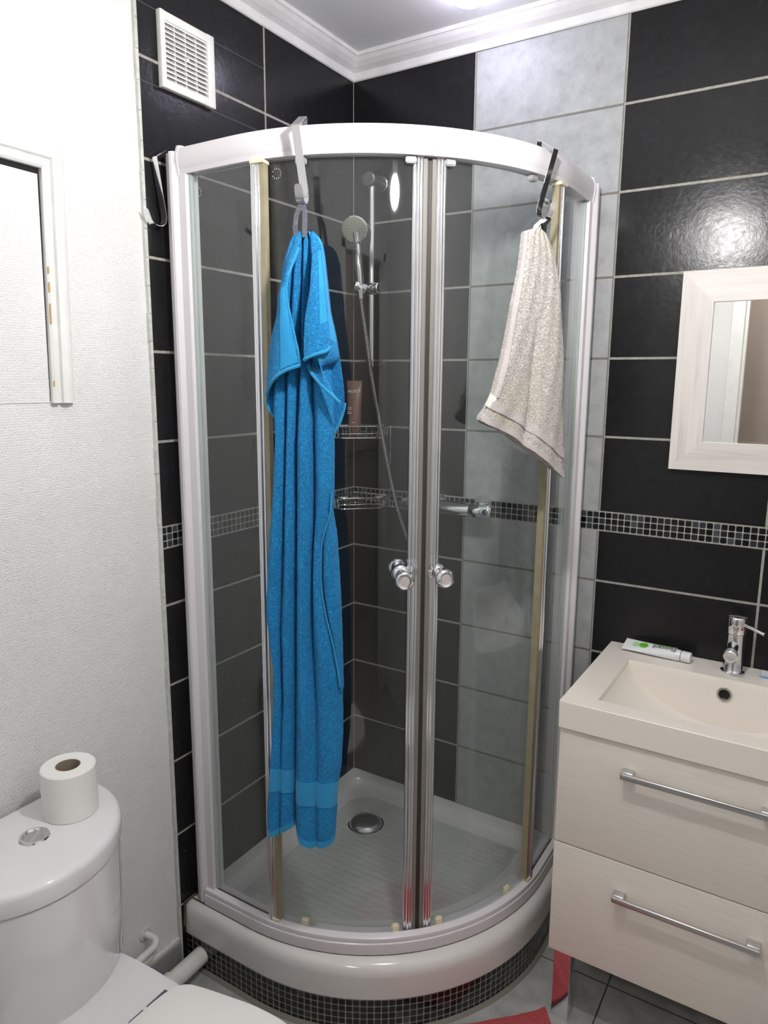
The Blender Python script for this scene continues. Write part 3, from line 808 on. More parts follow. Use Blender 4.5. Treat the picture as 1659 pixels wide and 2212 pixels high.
bodyR=[(0.0321, 1.8189), (0.0431, 1.8033), (0.0538, 1.7601), (0.0608, 1.699), (0.0641, 1.646), (0.0711, 1.5562), (0.0764, 1.4829), (0.077, 1.4177), (0.0765, 1.3226), (0.0723, 1.2741), (0.0809, 1.2206), (0.0855, 1.1462), (0.0892, 1.0736), (0.0919, 0.9726), (0.0936, 0.8884), (0.0944, 0.8024), (0.0888, 0.7029), (0.0813, 0.6574), (0.0789, 0.6062), (0.0731, 0.51)]
crease1=[(0.0172, 1.8193), (0.0142, 1.7347), (0.0098, 1.6302), (0.008, 1.565), (0.0026, 1.4633), (-0.0012, 1.4066), (-0.0048, 1.1717), (-0.0117, 0.858), (-0.0178, 0.5312), (-0.018, 0.50)]
crease2=[(0.0765, 1.32), (0.0745, 1.29), (0.0700, 1.265), (0.060, 1.235), (0.0515, 1.205), (0.0500, 1.17), (0.0490, 1.13), (0.0520, 1.09), (0.0600, 1.045), (0.0720, 0.998), (0.082, 0.945), (0.089, 0.90)]
crease3=[(0.0284, 1.819), (0.0331, 1.7448), (0.0282, 1.6462), (0.0329, 1.556), (0.0357, 1.4638), (0.0367, 1.3694), (0.036, 1.27), (0.030, 1.15), (0.028, 1.0), (0.034, 0.85), (0.036, 0.7), (0.036, 0.50)]
crease0=[(0.008, 1.819), (-0.006, 1.74), (-0.012, 1.65), (-0.020, 1.55), (-0.022, 1.45), (-0.026, 1.36), (-0.030, 1.25), (-0.036, 1.12), (-0.043, 1.0), (-0.040, 0.85), (-0.046, 0.7), (-0.052, 0.50)]
botL=[(-0.0852, 0.5228), (-0.0750, 0.5195), (-0.0619, 0.5222), (-0.0307, 0.5424), (-0.0175, 0.5475)]
botR=[(-0.0185, 0.5499), (-0.0120, 0.530), (-0.0041, 0.5187), (0.0228, 0.5058), (0.050, 0.508), (0.0756, 0.5172)]
def ytab(tab, s):
    if s <= tab[0][0]: return tab[0][1]
    for (s0, z0), (s1, z1) in zip(tab, tab[1:]):
        if s0 <= s <= s1: return z0+(z1-z0)*(s-s0)/(s1-s0)
    return tab[-1][1]
def wob(z, k): return math.sin(z*23+k*1.7)*0.5+math.sin(z*51+k*3.1)*0.3+math.sin(z*9+k)*0.6
def lobe_volume(sL, sR, ztop, zbot_fn, front, back, nz=150, nu=22, ins=None, k=0):
    """closed fold of cloth between side curves sL(z), sR(z)"""
    rows = []
    for j in range(nz+1):
        t = j/nz; ring = []
        for i in range(2*nu):
            if i < nu: u = i/(nu-1); side = 1
            else: u = 1-(i-nu)/(nu-1); side = -1
            zb = zbot_fn(u); z = ztop-(ztop-zb)*t
            a, b = sL(z), sR(z); s = a+(b-a)*u
            prof = max(0.0, 1-(2*u-1)**2)**0.6
            # second, softer fold inside the lobe
            d = (front(z)*(prof)*(1+0.10*math.sin(u*PI*2.2+wob(z, k))) if side > 0 else -back(z)*prof)
            jit = 0.0005*math.sin(s*900+z*700+k)*math.sin(z*830+k)
            ring.append(FB(s+jit, z, d+ (0.0022*wob(z*0.7, k+2) if side > 0 else 0)*prof))
        rows.append(ring)
    n = 2*nu; V = [p for r in rows for p in r]; F = []
    for j in range(nz):
        for i in range(n): F.append((j*n+i, j*n+(i+1) % n, (j+1)*n+(i+1) % n, (j+1)*n+i))
    F.append(tuple(range(n))); F.append(tuple(nz*n+i for i in range(n)))
    return V, F
tow = thing('bath_towel', 'long blue terry bath towel hanging in folds from the rail hook', 'towel', (0.40, -0.80, 1.82))
g = G()
eps = 0.0006
L1 = lambda z: lerp_tab(bodyL, z); R1 = lambda z: lerp_tab(bodyR, z); K1 = lambda z: lerp_tab(crease1, z); K0 = lambda z: lerp_tab(crease0, z); K3 = lambda z: lerp_tab(crease3, z)
K2 = lambda z: min(lerp_tab(crease2, z), R1(z)-0.002)
amp = lambda z: 0.011+0.012*min(1, max(0, (1.82-z)/0.4))
def bot(tab, fa, fb, zr):
    def f(u): return ytab(tab, fa(zr)+(fb(zr)-fa(zr))*u)
    return f
LOW = lambda z: max(0.0, min(1.0, (0.95-z)/0.3))      # creases close up towards the foot
# soft core behind the folds
g.add(*lobe_volume(lambda z: L1(z)+0.004, lambda z: K1(z), 1.8180, bot(botL, L1, K1, 0.54), lambda z: 0.004+LOW(z)*0.010, lambda z: amp(z)*0.8, k=7, nu=14))
g.add(*lobe_volume(lambda z: K1(z)-0.004, lambda z: R1(z)-0.004, 1.8180, lambda u: ytab(botR, -0.0185+0.094*u)+0.002, lambda z: 0.004+LOW(z)*0.013, lambda z: amp(z)*0.8, k=8, nu=14))
g.add(*lobe_volume(L1, lambda z: K0(z)+LOW(z)*0.004, 1.8195, bot(botL, L1, K0, 0.54), lambda z: amp(z)*0.95, lambda z: amp(z)*0.5, k=1))
g.add(*lobe_volume(lambda z: K0(z)-LOW(z)*0.004, lambda z: K1(z)-0.0005, 1.8195, bot(botL, K0, K1, 0.54), lambda z: amp(z)*1.05, lambda z: amp(z)*0.5, k=2))
g.add(*lobe_volume(lambda z: K1(z)+0.0005, lambda z: K3(z)+LOW(z)*0.006, 1.8190, lambda u: ytab(botR, -0.0185+0.0545*u), lambda z: amp(z)*1.30, lambda z: amp(z)*0.5, k=3))
g.add(*lobe_volume(lambda z: K3(z)-LOW(z)*0.006, lambda z: min(R1(z), K2(z)+0.004), 1.8190, lambda u: ytab(botR, 0.036+0.0396*u), lambda z: amp(z)*1.15, lambda z: amp(z)*0.5, k=4))
def ov(z): return max(0.0, R1(z)-K2(z))
g.add(*lobe_volume(K2, lambda z: R1(z)+0.001, 1.315, lambda u: 0.885, lambda z: 0.016+0.22*min(0.04, ov(z)), lambda z: 0.004, nz=70, k=5))
tb = g.obj('towel_body', MAT['blue'], tow, True)

flLo=[(0.0022, 1.8191), (-0.002, 1.7937), (-0.0166, 1.7622), (-0.022, 1.725), (-0.032, 1.6962), (-0.0366, 1.6582), (-0.049, 1.6189), (-0.0578, 1.57), (-0.0617, 1.5306), (-0.0613, 1.5066)]
flLi=[(0.02, 1.8159), (0.0122, 1.7809), (0.0005, 1.7388), (-0.0056, 1.7089), (-0.0024, 1.6786), (0.0045, 1.6438), (0.0097, 1.6192), (0.0167, 1.5892), (0.0202, 1.5697), (0.0211, 1.5644)]
flLh=[(-0.0613, 1.5040), (-0.0544, 1.5142), (-0.0346, 1.5363), (-0.0102, 1.5528), (0.0205, 1.5640)]
flRo=[(0.0391, 1.819), (0.0528, 1.8051), (0.0608, 1.7795), (0.0695, 1.7045), (0.0739, 1.667), (0.082, 1.6318), (0.0875, 1.5999), (0.0957, 1.5417), (0.0984, 1.511), (0.0984, 1.4946)]
flRi=[(0.0346, 1.8139), (0.0405, 1.7761), (0.0437, 1.7397), (0.0433, 1.7022), (0.0353, 1.6558), (0.0332, 1.6305), (0.031, 1.6086), (0.0289, 1.5866), (0.0270, 1.5733), (0.0281, 1.5665)]
flRh=[(0.0281, 1.5665), (0.0336, 1.5548), (0.058, 1.5315), (0.0824, 1.5083), (0.0984, 1.493)]
foldR=[(0.0792, 1.6426), (0.0791, 1.6167), (0.0789, 1.5993), (0.0734, 1.5906), (0.054, 1.5836), (0.0372, 1.5766), (0.0334, 1.5713)]
def resample(tab, n):
    c = catmull([(a, 0, b) for a, b in tab], 12); d = [0]
    for p, q in zip(c, c[1:]): d.append(d[-1]+(q-p).length)
    out = []; j = 0
    for i in range(n+1):
        t = d[-1]*i/n
        while j < len(d)-2 and d[j+1] < t: j += 1
        f = (t-d[j])/max(1e-9, d[j+1]-d[j]); p = c[j].lerp(c[j+1], min(1, max(0, f))); out.append((p.x, p.z))
    return out
def sheet(outer, inner, hem, depth, nj=70, ni=18, th=0.0045, k=0):
    """cloth sheet between an outer and an inner edge, closed by the hem line; depth(u, t) forward of the body"""
    O_ = resample(outer, nj); I_ = resample(inner, nj); H = resample(hem, ni)
    rows = []
    for j in range(nj+1):
        t = j/nj; r = []
        for i in range(ni+1):
            u = i/ni
            ax, az = O_[j]; bx, bz = I_[j]
            s = ax+(bx-ax)*u; z = az+(bz-az)*u
            # blend towards the hem curve over the last part
            hx, hz = H[i]; w = max(0, (t-0.72)/0.28)**1.5
            lx, lz = O_[nj][0]+(I_[nj][0]-O_[nj][0])*u, O_[nj][1]+(I_[nj][1]-O_[nj][1])*u
            s += (hx-lx)*w; z += (hz-lz)*w
            r.append((s, z, depth(u, t)+0.0012*wob(z, k)))
        rows.append(r)
    F_ = [[FB(s, z, d) for s, z, d in r] for r in rows]; Bk = [[FB(s, z, d-th) for s, z, d in r] for r in rows]
    V = [p for r in F_ for p in r]+[p for r in Bk for p in r]; m = nj+1; n = ni+1; off = m*n; F = []
    for j in range(m-1):
        for i in range(n-1):
            a = j*n+i; F.append((a, a+1, a+n+1, a+n)); F.append((off+a, off+a+1, off+a+n+1, off+a+n))
    for j in range(m-1):
        for i in (0, n-1): a = j*n+i; F.append((a, a+n, off+a+n, off+a))
    for i in range(n-1):
        for j in (0, m-1): a = j*n+i; F.append((a, a+1, off+a+1, off+a))
    return V, F, rows
dl = lambda u, t: 0.012+0.036*min(1, t*3)*(math.sin(u*PI*0.5)**0.7)+0.012*math.sin(u*PI)*t
V, F, rl = sheet(flLo, flLi, flLh, dl, k=4)
obj('towel_flap', V, F, MAT['blue'], tow, True)
V, F, rr_ = sheet(flRo, flRi, flRh, lambda u, t: 0.013+0.034*min(1, t*3)*(math.sin(u*PI*0.5)**0.7)+0.011*math.sin(u*PI)*t, k=5)
obj('towel_flap', V, F, MAT['blue'], tow, True)
# upper overlapping fold of the right flap
fo = [(0.0600, 1.790), (0.0660, 1.740), (0.0712, 1.700), (0.0750, 1.662), (0.0785, 1.630), (0.0789, 1.5993)]
fi = [(0.0445, 1.778), (0.0437, 1.7397), (0.0433, 1.7022), (0.0353, 1.6558), (0.0320, 1.6086), (0.0320, 1.5745)]
fh = [(0.0789, 1.5993), (0.0734, 1.5906), (0.054, 1.5836), (0.0372, 1.5766), (0.0320, 1.5735)]
V, F, rf = sheet(fo, fi, fh, lambda u, t: 0.034+0.026*min(1, t*2.5)*(0.45+0.55*math.sin(u*PI*0.6))+0.004*math.sin(u*PI)*t, 50, 14, 0.004, k=6)
obj('towel_flap', V, F, MAT['blue'], tow, True)
# back layer behind the body, showing below the flaps
for o_, bk_, sgn in ((flLo, [(-0.0613, 1.5066), (-0.0646, 1.4884), (-0.0608, 1.4772), (-0.0522, 1.4659), (-0.0424, 1.4576), (-0.020, 1.44)], 1), (flRo, [(0.0984, 1.4946), (0.0960, 1.4784), (0.0870, 1.4513), (0.0739, 1.4314), (0.05, 1.40)], -1)):
    inner = [(0.012, z) for _, z in o_]
    V, F, _r = sheet([(s+0.001*sgn, z) for s, z in o_], inner, bk_, lambda u, t: 0.008-0.016*math.sin(u*PI*0.5), 50, 14, 0.004, k=8)
    obj('towel_back_fold', V, F, MAT['blue'], tow, True)
def on_rows(rows, u0, u1, t0, t1, mat, name, lift=0.0012):
    m_ = len(rows)-1; n_ = len(rows[0])-1; A_ = []; B_ = []; nu, nt = 8, 50
    for j in range(nt+1):
        for i in range(nu+1):
            u = (u0+(u1-u0)*i/nu)*n_; t = (t0+(t1-t0)*j/nt)*m_; a, b = min(n_-1, int(u)), min(m_-1, int(t)); fu, ft_ = u-a, t-b
            P_ = [rows[b][a][k]*(1-fu)*(1-ft_)+rows[b][a+1][k]*fu*(1-ft_)+rows[b+1][a][k]*(1-fu)*ft_+rows[b+1][a+1][k]*fu*ft_ for k in range(3)]
            A_.append(FB(P_[0], P_[1], P_[2]+lift)); B_.append(FB(P_[0], P_[1], P_[2]-0.002))
    off = len(A_); w = nu+1; F = []
    for j in range(nt):
        for i in range(nu):
            a = j*w+i; F += [(a, a+1, a+w+1, a+w), (off+a, off+a+1, off+a+w+1, off+a+w)]
    for j in range(nt):
        for i in (0, nu): a = j*w+i; F.append((a, a+w, off+a+w, off+a))
    for i in range(nu):
        for j in (0, nt): a = j*w+i; F.append((a, a+1, off+a+1, off+a))
    return obj(name, A_+B_, F, mat, tow, True)
on_rows(rl, 0.60, 0.96, 0.40, 0.97, MAT['bluerib'], 'woven_border')
on_rows(rr_, 0.02, 0.22, 0.05, 0.66, MAT['bluerib'], 'woven_border')
on_rows(rf, 0.02, 0.30, 0.05, 0.75, MAT['bluerib'], 'woven_border')
# hems
def hem_tube(pts, r=0.0036, flat=None):
    g = G(); g.tube(pts, r, 8); return g.obj('hem', MAT['bluehem'], tow, True)
hem_tube([FB(s, z+0.001, d-0.0015) for s, z, d in rl[-1]]); hem_tube([FB(s, z+0.001, d-0.0015) for s, z, d in rr_[-1]]); hem_tube([FB(s, z+0.001, d-0.0015) for s, z, d in rf[-1]])
hem_tube([FB(rl[j][-1][0], rl[j][-1][1], rl[j][-1][2]-0.002) for j in range(8, 71)], 0.0026)
hem_tube([FB(s, z, 0.0) for s, z in resample([(-0.0625, 1.5015), (-0.0646, 1.4884), (-0.0608, 1.4772), (-0.0522, 1.4659), (-0.0440, 1.4590)], 12)], 0.003)
hem_tube([FB(s, z, 0.0) for s, z in resample([(0.0985, 1.4922), (0.0960, 1.4784), (0.0870, 1.4513), (0.0765, 1.4320)], 12)], 0.003)
# loose long edge running down the right side of the body
eg = [(K2(z)+0.0012, z) for z in [1.312-0.42*i/30 for i in range(31)]]
hem_tube([FB(s_, z, 0.019) for s_, z in eg], 0.0021)
# woven bands near the foot and the foot hems
def band(sa, sb, zfa, zfb, depth_fn, mat, name, n=24, m=6):
    rows = []
    for j in range(m+1):
        t = j/m; r = []
        for i in range(n+1):
            u = i/n; z = zfa(u)+(zfb(u)-zfa(u))*t; s = sa(z)+(sb(z)-sa(z))*u
            r.append((s, z, depth_fn(u, z)))
        rows.append(r)
    A_ = [FB(*p) for r in rows for p in r]; B_ = [FB(s, z, d-0.004) for r in rows for s, z, d in r]; off = len(A_); w = n+1; F = []
    for j in range(m):
        for i in range(n):
            a = j*w+i; F.append((a, a+1, a+w+1, a+w)); F.append((off+a, off+a+1, off+a+w+1, off+a+w))
    for j in range(m):
        for i in (0, n): a = j*w+i; F.append((a, a+w, off+a+w, off+a))
    for i in range(n):
        for j in (0, m): a = j*w+i; F.append((a, a+1, off+a+1, off+a))
    return obj(name, A_+B_, F, mat, tow, True)
sLa, sLb = L1, (lambda z: K1(z)-0.0005)
sRa = lambda z: K1(z)+0.0005; sRb = R1
def dfold(z, s_, lobes):
    best = 0.004
    for a, b, am, k in lobes:
        if a < s_ < b:
            u = (s_-a)/(b-a); p = max(0, 1-(2*u-1)**2)**0.6
            best = max(best, am*p*(1+0.10*math.sin(u*PI*2.2+wob(z, k)))+0.0022*wob(z*0.7, k+2)*p)
    return best+0.0016
def dL(u, z):
    s_ = sLa(z)+(sLb(z)-sLa(z))*u
    return dfold(z, s_, [(L1(z), K0(z)+LOW(z)*0.004, amp(z)*0.95, 1), (K0(z)-LOW(z)*0.004, K1(z), amp(z)*1.05, 2), (L1(z)+0.004, K1(z), 0.004+LOW(z)*0.010, 7)])
def dR(u, z):
    s_ = sRa(z)+(sRb(z)-sRa(z))*u
    return dfold(z, s_, [(K1(z), K3(z)+LOW(z)*0.006, amp(z)*1.3, 3), (K3(z)-LOW(z)*0.006, R1(z), amp(z)*1.15, 4), (K1(z)-0.004, R1(z)-0.004, 0.004+LOW(z)*0.013, 8)])

band(sLa, sLb, lambda u: 0.686, lambda u: 0.632, dL, MAT['bluerib'], 'woven_band')
band(sRa, sRb, lambda u: 0.664, lambda u: 0.608, dR, MAT['bluerib'], 'woven_band')
fL = bot(botL, L1, K1, 0.54); fR = lambda u: ytab(botR, -0.0185+0.094*u)
band(sLa, sLb, lambda u: fL(u)+0.012, lambda u: fL(u)-0.0008, dL, MAT['bluehem'], 'foot_hem', m=3)
band(sRa, sRb, lambda u: fR(u)+0.013, lambda u: fR(u)-0.0008, dR, MAT['bluehem'], 'foot_hem', m=3)
# hanging loop
hb = PR(18, 0.549, 2.0445)+dirv(math.radians(18))*0.0375+tanv(math.radians(18))*0.010; hb.z = 2.0445-0.1705
V, F = strip([FB(0.005, 1.812, 0.012), FB(0.0045, 1.83, 0.014), FB(0.007, 1.85, 0.012), hb+Vector((-0.002, 0, -0.001))+dirv(0.3)*0.004, hb+Vector((0.002, 0, 0.001)), FB(0.020, 1.86, -0.002), FB(0.022, 1.835, 0.008), FB(0.0235, 1.815, 0.016), FB(0.0235, 1.808, 0.018), FB(0.0235, 1.806, 0.018)], 0.0095, FB.t, 0.0012)
tag(obj('hanging_loop', V, F, MAT['ribbon'], tow, False), 'grey ribbon loop')

# ================================================================== WHITE TOWEL
FW = Frame(58, (0.78229, -0.37741, 0))
wL=[(-0.0668, 1.8505), (-0.0901, 1.842), (-0.093, 1.829), (-0.0994, 1.7688), (-0.1127, 1.7028), (-0.1221, 1.6507), (-0.1346, 1.5886), (-0.1469, 1.5453), (-0.1573, 1.5115), (-0.1725, 1.4825), (-0.187, 1.4652), (-0.189, 1.4566)]
wR=[(-0.0572, 1.8496), (-0.0473, 1.845), (-0.0347, 1.8369), (-0.0158, 1.8077), (0.0073, 1.738), (0.0149, 1.6998), (0.0251, 1.6217), (0.0316, 1.5618), (0.0369, 1.4804), (0.0431, 1.4077), (0.0479, 1.3549), (0.0513, 1.3228)]
wB=[(-0.189, 1.4566), (-0.1724, 1.4475), (-0.1302, 1.4328), (-0.0928, 1.4138), (-0.0474, 1.3817), (-0.0007, 1.3518), (0.0405, 1.3255), (0.0513, 1.3228)]
wt = thing('hand_towel', 'small white terry towel hanging by its corner from the right rail hook', 'towel', (0.76, -0.42, 1.85))
NJ, NI = 120, 40
O_ = resample(wL, NJ); I_ = resample(wR, NJ); H_ = resample(wB, NI)
def wpt(u, t):
    j = min(NJ-1, int(t*NJ)); f = t*NJ-j
    ax = O_[j][0]+(O_[j+1][0]-O_[j][0])*f; az = O_[j][1]+(O_[j+1][1]-O_[j][1])*f
    bx = I_[j][0]+(I_[j+1][0]-I_[j][0])*f; bz = I_[j][1]+(I_[j+1][1]-I_[j][1])*f
    s = ax+(bx-ax)*u; z = az+(bz-az)*u
    i = max(0, min(NI-1, int(u*NI))); g_ = u*NI-i
    hx = H_[i][0]+(H_[i+1][0]-H_[i][0])*g_; hz = H_[i][1]+(H_[i+1][1]-H_[i][1])*g_
    lx = O_[NJ][0]+(I_[NJ][0]-O_[NJ][0])*u; lz = O_[NJ][1]+(I_[NJ][1]-O_[NJ][1])*u
    w = max(0, (t-0.5)/0.5)**1.6
    return s+(hx-lx)*w, z+(hz-lz)*w
def wdepth(u, t):
    b = 0.013*max(0, 1-(2*u-1)**2)**0.5
    f1 = -0.010*math.exp(-((u-0.42-0.05*t)/0.05)**2)*min(1, max(0, (t-0.35)*3)); f2 = 0.007*math.sin(u*9+t*2)*t
    return 0.006+b+f1+f2+0.001*math.sin(u*31+t*17)
rows = []
for j in range(NJ+1):
    ring = []; t = j/NJ
    for i in range(2*NI+2):
        u = i/NI if i <= NI else 1-(i-NI-1)/NI
        s, z = wpt(u, t); d = wdepth(u, t) if i <= NI else -0.004-0.006*math.sin(u*PI)
        ring.append(FW(s, z, d))
    rows.append(ring)
n = 2*NI+2; V = [p for r in rows for p in r]; F = []
for j in range(NJ):
    for i in range(n): F.append((j*n+i, j*n+(i+1) % n, (j+1)*n+(i+1) % n, (j+1)*n+i))
F += [tuple(range(n)), tuple(NJ*n+i for i in range(n))]
obj('towel_body', V, F, MAT['white_terry'], wt, True)
def wstrip(u0, u1, t0, t1, mat, name, nu=30, nt=6, lift=0.0012, wt_=wt):
    A_ = []; B_ = []
    for j in range(nt+1):
        for i in range(nu+1):
            u = u0+(u1-u0)*i/nu; t = t0+(t1-t0)*j/nt
            s, z = wpt(u, t); d = wdepth(u, t); A_.append(FW(s, z, d+lift)); B_.append(FW(s, z, d-0.002))
    off = len(A_); w = nu+1; F = []
    for j in range(nt):
        for i in range(nu):
            a = j*w+i; F += [(a, a+1, a+w+1, a+w), (off+a, off+a+1, off+a+w+1, off+a+w)]
    for j in range(nt):
        for i in (0, nu): a = j*w+i; F.append((a, a+w, off+a+w, off+a))
    for i in range(nu):
        for j in (0, nt): a = j*w+i; F.append((a, a+1, off+a+1, off+a))
    return obj(name, A_+B_, F, mat, wt_, True)
wstrip(0.0, 1.0, 0.885, 0.925, MAT['whiterib'], 'woven_band', 60, 8, 0.0028)
wstrip(0.0, 1.0, 0.975, 1.002, MAT['whiterib'], 'hem', 60, 6, lift=0.0032)
wstrip(-0.01, 0.05, 0.06, 0.86, MAT['whiterib'], 'side_hem', 6, 120, 0.0030)
wstrip(-0.035, 0.03, 0.86, 0.925, plain('care_label', (0.80, 0.76, 0.70), 0.6), 'care_label', 3, 6, 0.002)
hw = PR(73.5, 0.543, 2.0445)+dirv(math.radians(73.5))*0.0375+tanv(math.radians(73.5))*(-0.022); hw.z = 2.0445-0.1700
V, F = strip([FW(-0.070, 1.842, 0.010), FW(-0.066, 1.855, 0.012), hw+Vector((-0.002, -0.003, 0.0)), hw+Vector((0.002, 0.002, 0.001)), FW(-0.052, 1.860, 0.0), FW(-0.048, 1.845, 0.0), FW(-0.048, 1.842, 0.0)], 0.012, FW.t, 0.0012)
tag(obj('hanging_loop', V, F, MAT['whitetape'], wt), 'white tape loop')
V, F = strip([FW(-0.043, 1.825, -0.004), FW(-0.040, 1.846, -0.004), FW(-0.044, 1.862, -0.001), hw+tanv(math.radians(73.5))*0.010+Vector((0, 0, 0.0)), hw+tanv(math.radians(73.5))*0.010+dirv(1.28)*0.006+Vector((0, 0, 0.001)), FW(-0.038, 1.860, 0.004), FW(-0.036, 1.845, 0.002), FW(-0.036, 1.842, 0.002)], 0.009, FW.t, 0.0015)
tag(obj('cord_loop', V, F, MAT['dark']), 'short glossy black cord loop beside the white loop on the right hook', 'cord loop')

# ================================================================== SHOWER FITTINGS
bar = thing('shower_bar', 'vertical chrome shower rail with sliding holder on the tiled wall', 'shower rail', (0.103, 0, 1.85))
G().tube([(0.103, -0.056, 1.578), (0.103, -0.056, 2.128)], 0.0105, 20).obj('rail', MAT['chrome'], bar, True)
for z, r_ in ((2.112, 0.021), (1.578, 0.021)):
    mt = G().lathe([(0.0215, 0), (0.0215, 0.004), (0.0195, 0.006), (0.0195, 0.062), (0.0205, 0.064), (0.0205, 0.074), (0.0185, 0.077), (0.0, 0.0775)], 36, Mz((0.103, 0, z), (0, -1, 0)))
    mt.obj('wall_mount', MAT['satin'] if z > 2 else MAT['clear'], bar, True)
sl = G(); sl.lathe([(0.0, -0.026), (0.017, -0.026), (0.0185, -0.023), (0.0185, 0.016), (0.0175, 0.018), (0.0185, 0.020), (0.0185, 0.032), (0.016, 0.035), (0.0, 0.035)], 32, Mz((0.103, -0.058, 1.806), (1, -0.1, 0)))
slo = sl.obj('slider', MAT['chrome'], bar, True)
G().lathe([(0.014, -0.018), (0.0165, -0.016), (0.0165, 0.016), (0.0145, 0.020), (0.010, 0.021), (0, 0.021)], 28, Mz((0.083, -0.090, 1.808), (-0.55, -0.75, 0.28))).obj('handset_holder', MAT['chrome'], slo, True)
# hand shower
hs = thing('hand_shower', 'round chrome hand shower with pale nozzle face on the shower rail', 'hand shower', (0.085, -0.10, 1.81))
hn = Vector((0.42, -0.84, -0.33)).normalized(); hc = Vector((0.084, -0.118, 1.968))
G().lathe([(0.0, -0.020), (0.012, -0.020), (0.026, -0.014), (0.0365, -0.006), (0.0385, 0.0), (0.0378, 0.004), (0.0350, 0.006), (0.0345, 0.005)], 44, Mz(hc, hn), cap=False).obj('head', MAT['chrome'], hs, True)
fa = G().lathe([(0.0350, 0.0), (0.0350, 0.0052), (0.0330, 0.0062), (0.009, 0.0064), (0.0, 0.0062)], 44, Mz(hc, hn)).obj('face_plate', MAT['head'], hs, True)
g = G(); M_ = Mz(hc, hn)
for rr, k_ in ((0.0125, 9), (0.0175, 13), (0.0225, 17), (0.0275, 21), (0.0315, 24)):
    for k in range(k_):
        a = 2*PI*k/k_; q = M_ @ Vector((rr*math.cos(a), rr*math.sin(a), 0.0064))
        g.lathe([(0.0013, -0.0006), (0.0012, 0.0008), (0.0005, 0.0012)], 6, Mz(q, hn))
tag(g.obj('nozzle_ring', MAT['nozzle'], fa), 'many tiny rubber nozzles', kind='stuff')
hp = catmull([(0.088, -0.092, 1.775), (0.0865, -0.093, 1.81), (0.0845, -0.097, 1.86), (0.083, -0.100, 1.90), (0.0825, -0.104, 1.935), (0.083, -0.112, 1.962)], 6)
G().tube(hp, 0.012, 20, rs=[0.0085+0.0045*math.sin(PI*min(1, i/(len(hp)-1)*1.15))**1 + (0.004 if i > len(hp)-8 else 0) for i in range(len(hp))]).obj('handle', MAT['chrome'], hs, True)
# hose
hpts = catmull([(0.088, -0.092, 1.775), (0.0905, -0.088, 1.74), (0.099, -0.078, 1.66), (0.113, -0.072, 1.56), (0.140, -0.070, 1.43), (0.172, -0.070, 1.29), (0.205, -0.072, 1.17), (0.235, -0.072, 1.09), (0.262, -0.070, 1.03), (0.276, -0.066, 0.98), (0.276, -0.064, 0.93), (0.268, -0.060, 0.875), (0.259, -0.058, 0.83), (0.261, -0.056, 0.798), (0.274, -0.056, 0.777), (0.294, -0.058, 0.778), (0.312, -0.060, 0.805), (0.322, -0.064, 0.86), (0.325, -0.068, 0.95), (0.320, -0.071, 1.06), (0.312, -0.072, 1.148)], 10)
g = G(); g.tube(hpts, 0.0068, 12); ho = g.obj('shower_hose', hose_mat(), None, True)
uvl = ho.data.uv_layers.new(name='UVMap'); acc = [0]
for p, q in zip(hpts, hpts[1:]): acc.append(acc[-1]+(q-p).length)
for poly in ho.data.polygons:
    for li in poly.loop_indices:
        vi = ho.data.loops[li].vertex_index; uvl.data[li].uv = (acc[vi//12], 0)
tag(ho, 'long ribbed metal shower hose looping from hand shower to mixer', 'hose')
# thermostatic mixer
mx = thing('shower_mixer', 'horizontal chrome thermostatic mixer bar in front of the mosaic band', 'mixer tap', (0.39, 0, 1.17))
X = Mz((0.225, -0.072, 1.170), (1, 0, 0))
G().lathe([(0.0, 0.055), (0.0185, 0.055), (0.0200, 0.060), (0.0215, 0.10), (0.0215, 0.20), (0.0200, 0.232), (0.0, 0.232)], 36, X).obj('mixer_body', MAT['chrome'], mx, True)
for a, b in ((0.004, 0.052), (0.236, 0.300)):
    kb = G().lathe([(0.0, a), (0.0165, a), (0.0205, a+0.004), (0.0215, a+0.012), (0.0215, b-0.010), (0.0190, b-0.003), (0.0165, b), (0.0, b)], 36, X)
    kb.box((0.225+a+0.014, -0.076, 1.170+0.019), (0.225+b-0.012, -0.068, 1.170+0.026), 0.002)
    kb.obj('control_knob', MAT['chrome'], mx, True)
for x_ in (0.315, 0.465):
    G().lathe([(0.031, 0), (0.031, 0.004), (0.027, 0.014), (0.020, 0.028), (0.0155, 0.040), (0.0145, 0.058)], 36, Mz((x_, 0, 1.174), (0, -1, 0))).obj('wall_rose', MAT['chrome'], mx, True)
G().lathe([(0.0105, 0), (0.0105, 0.018), (0.0085, 0.02)], 6, Mz((0.312, -0.072, 1.150), (0, 0, -1))).obj('hose_nut', MAT['chrome'], mx)

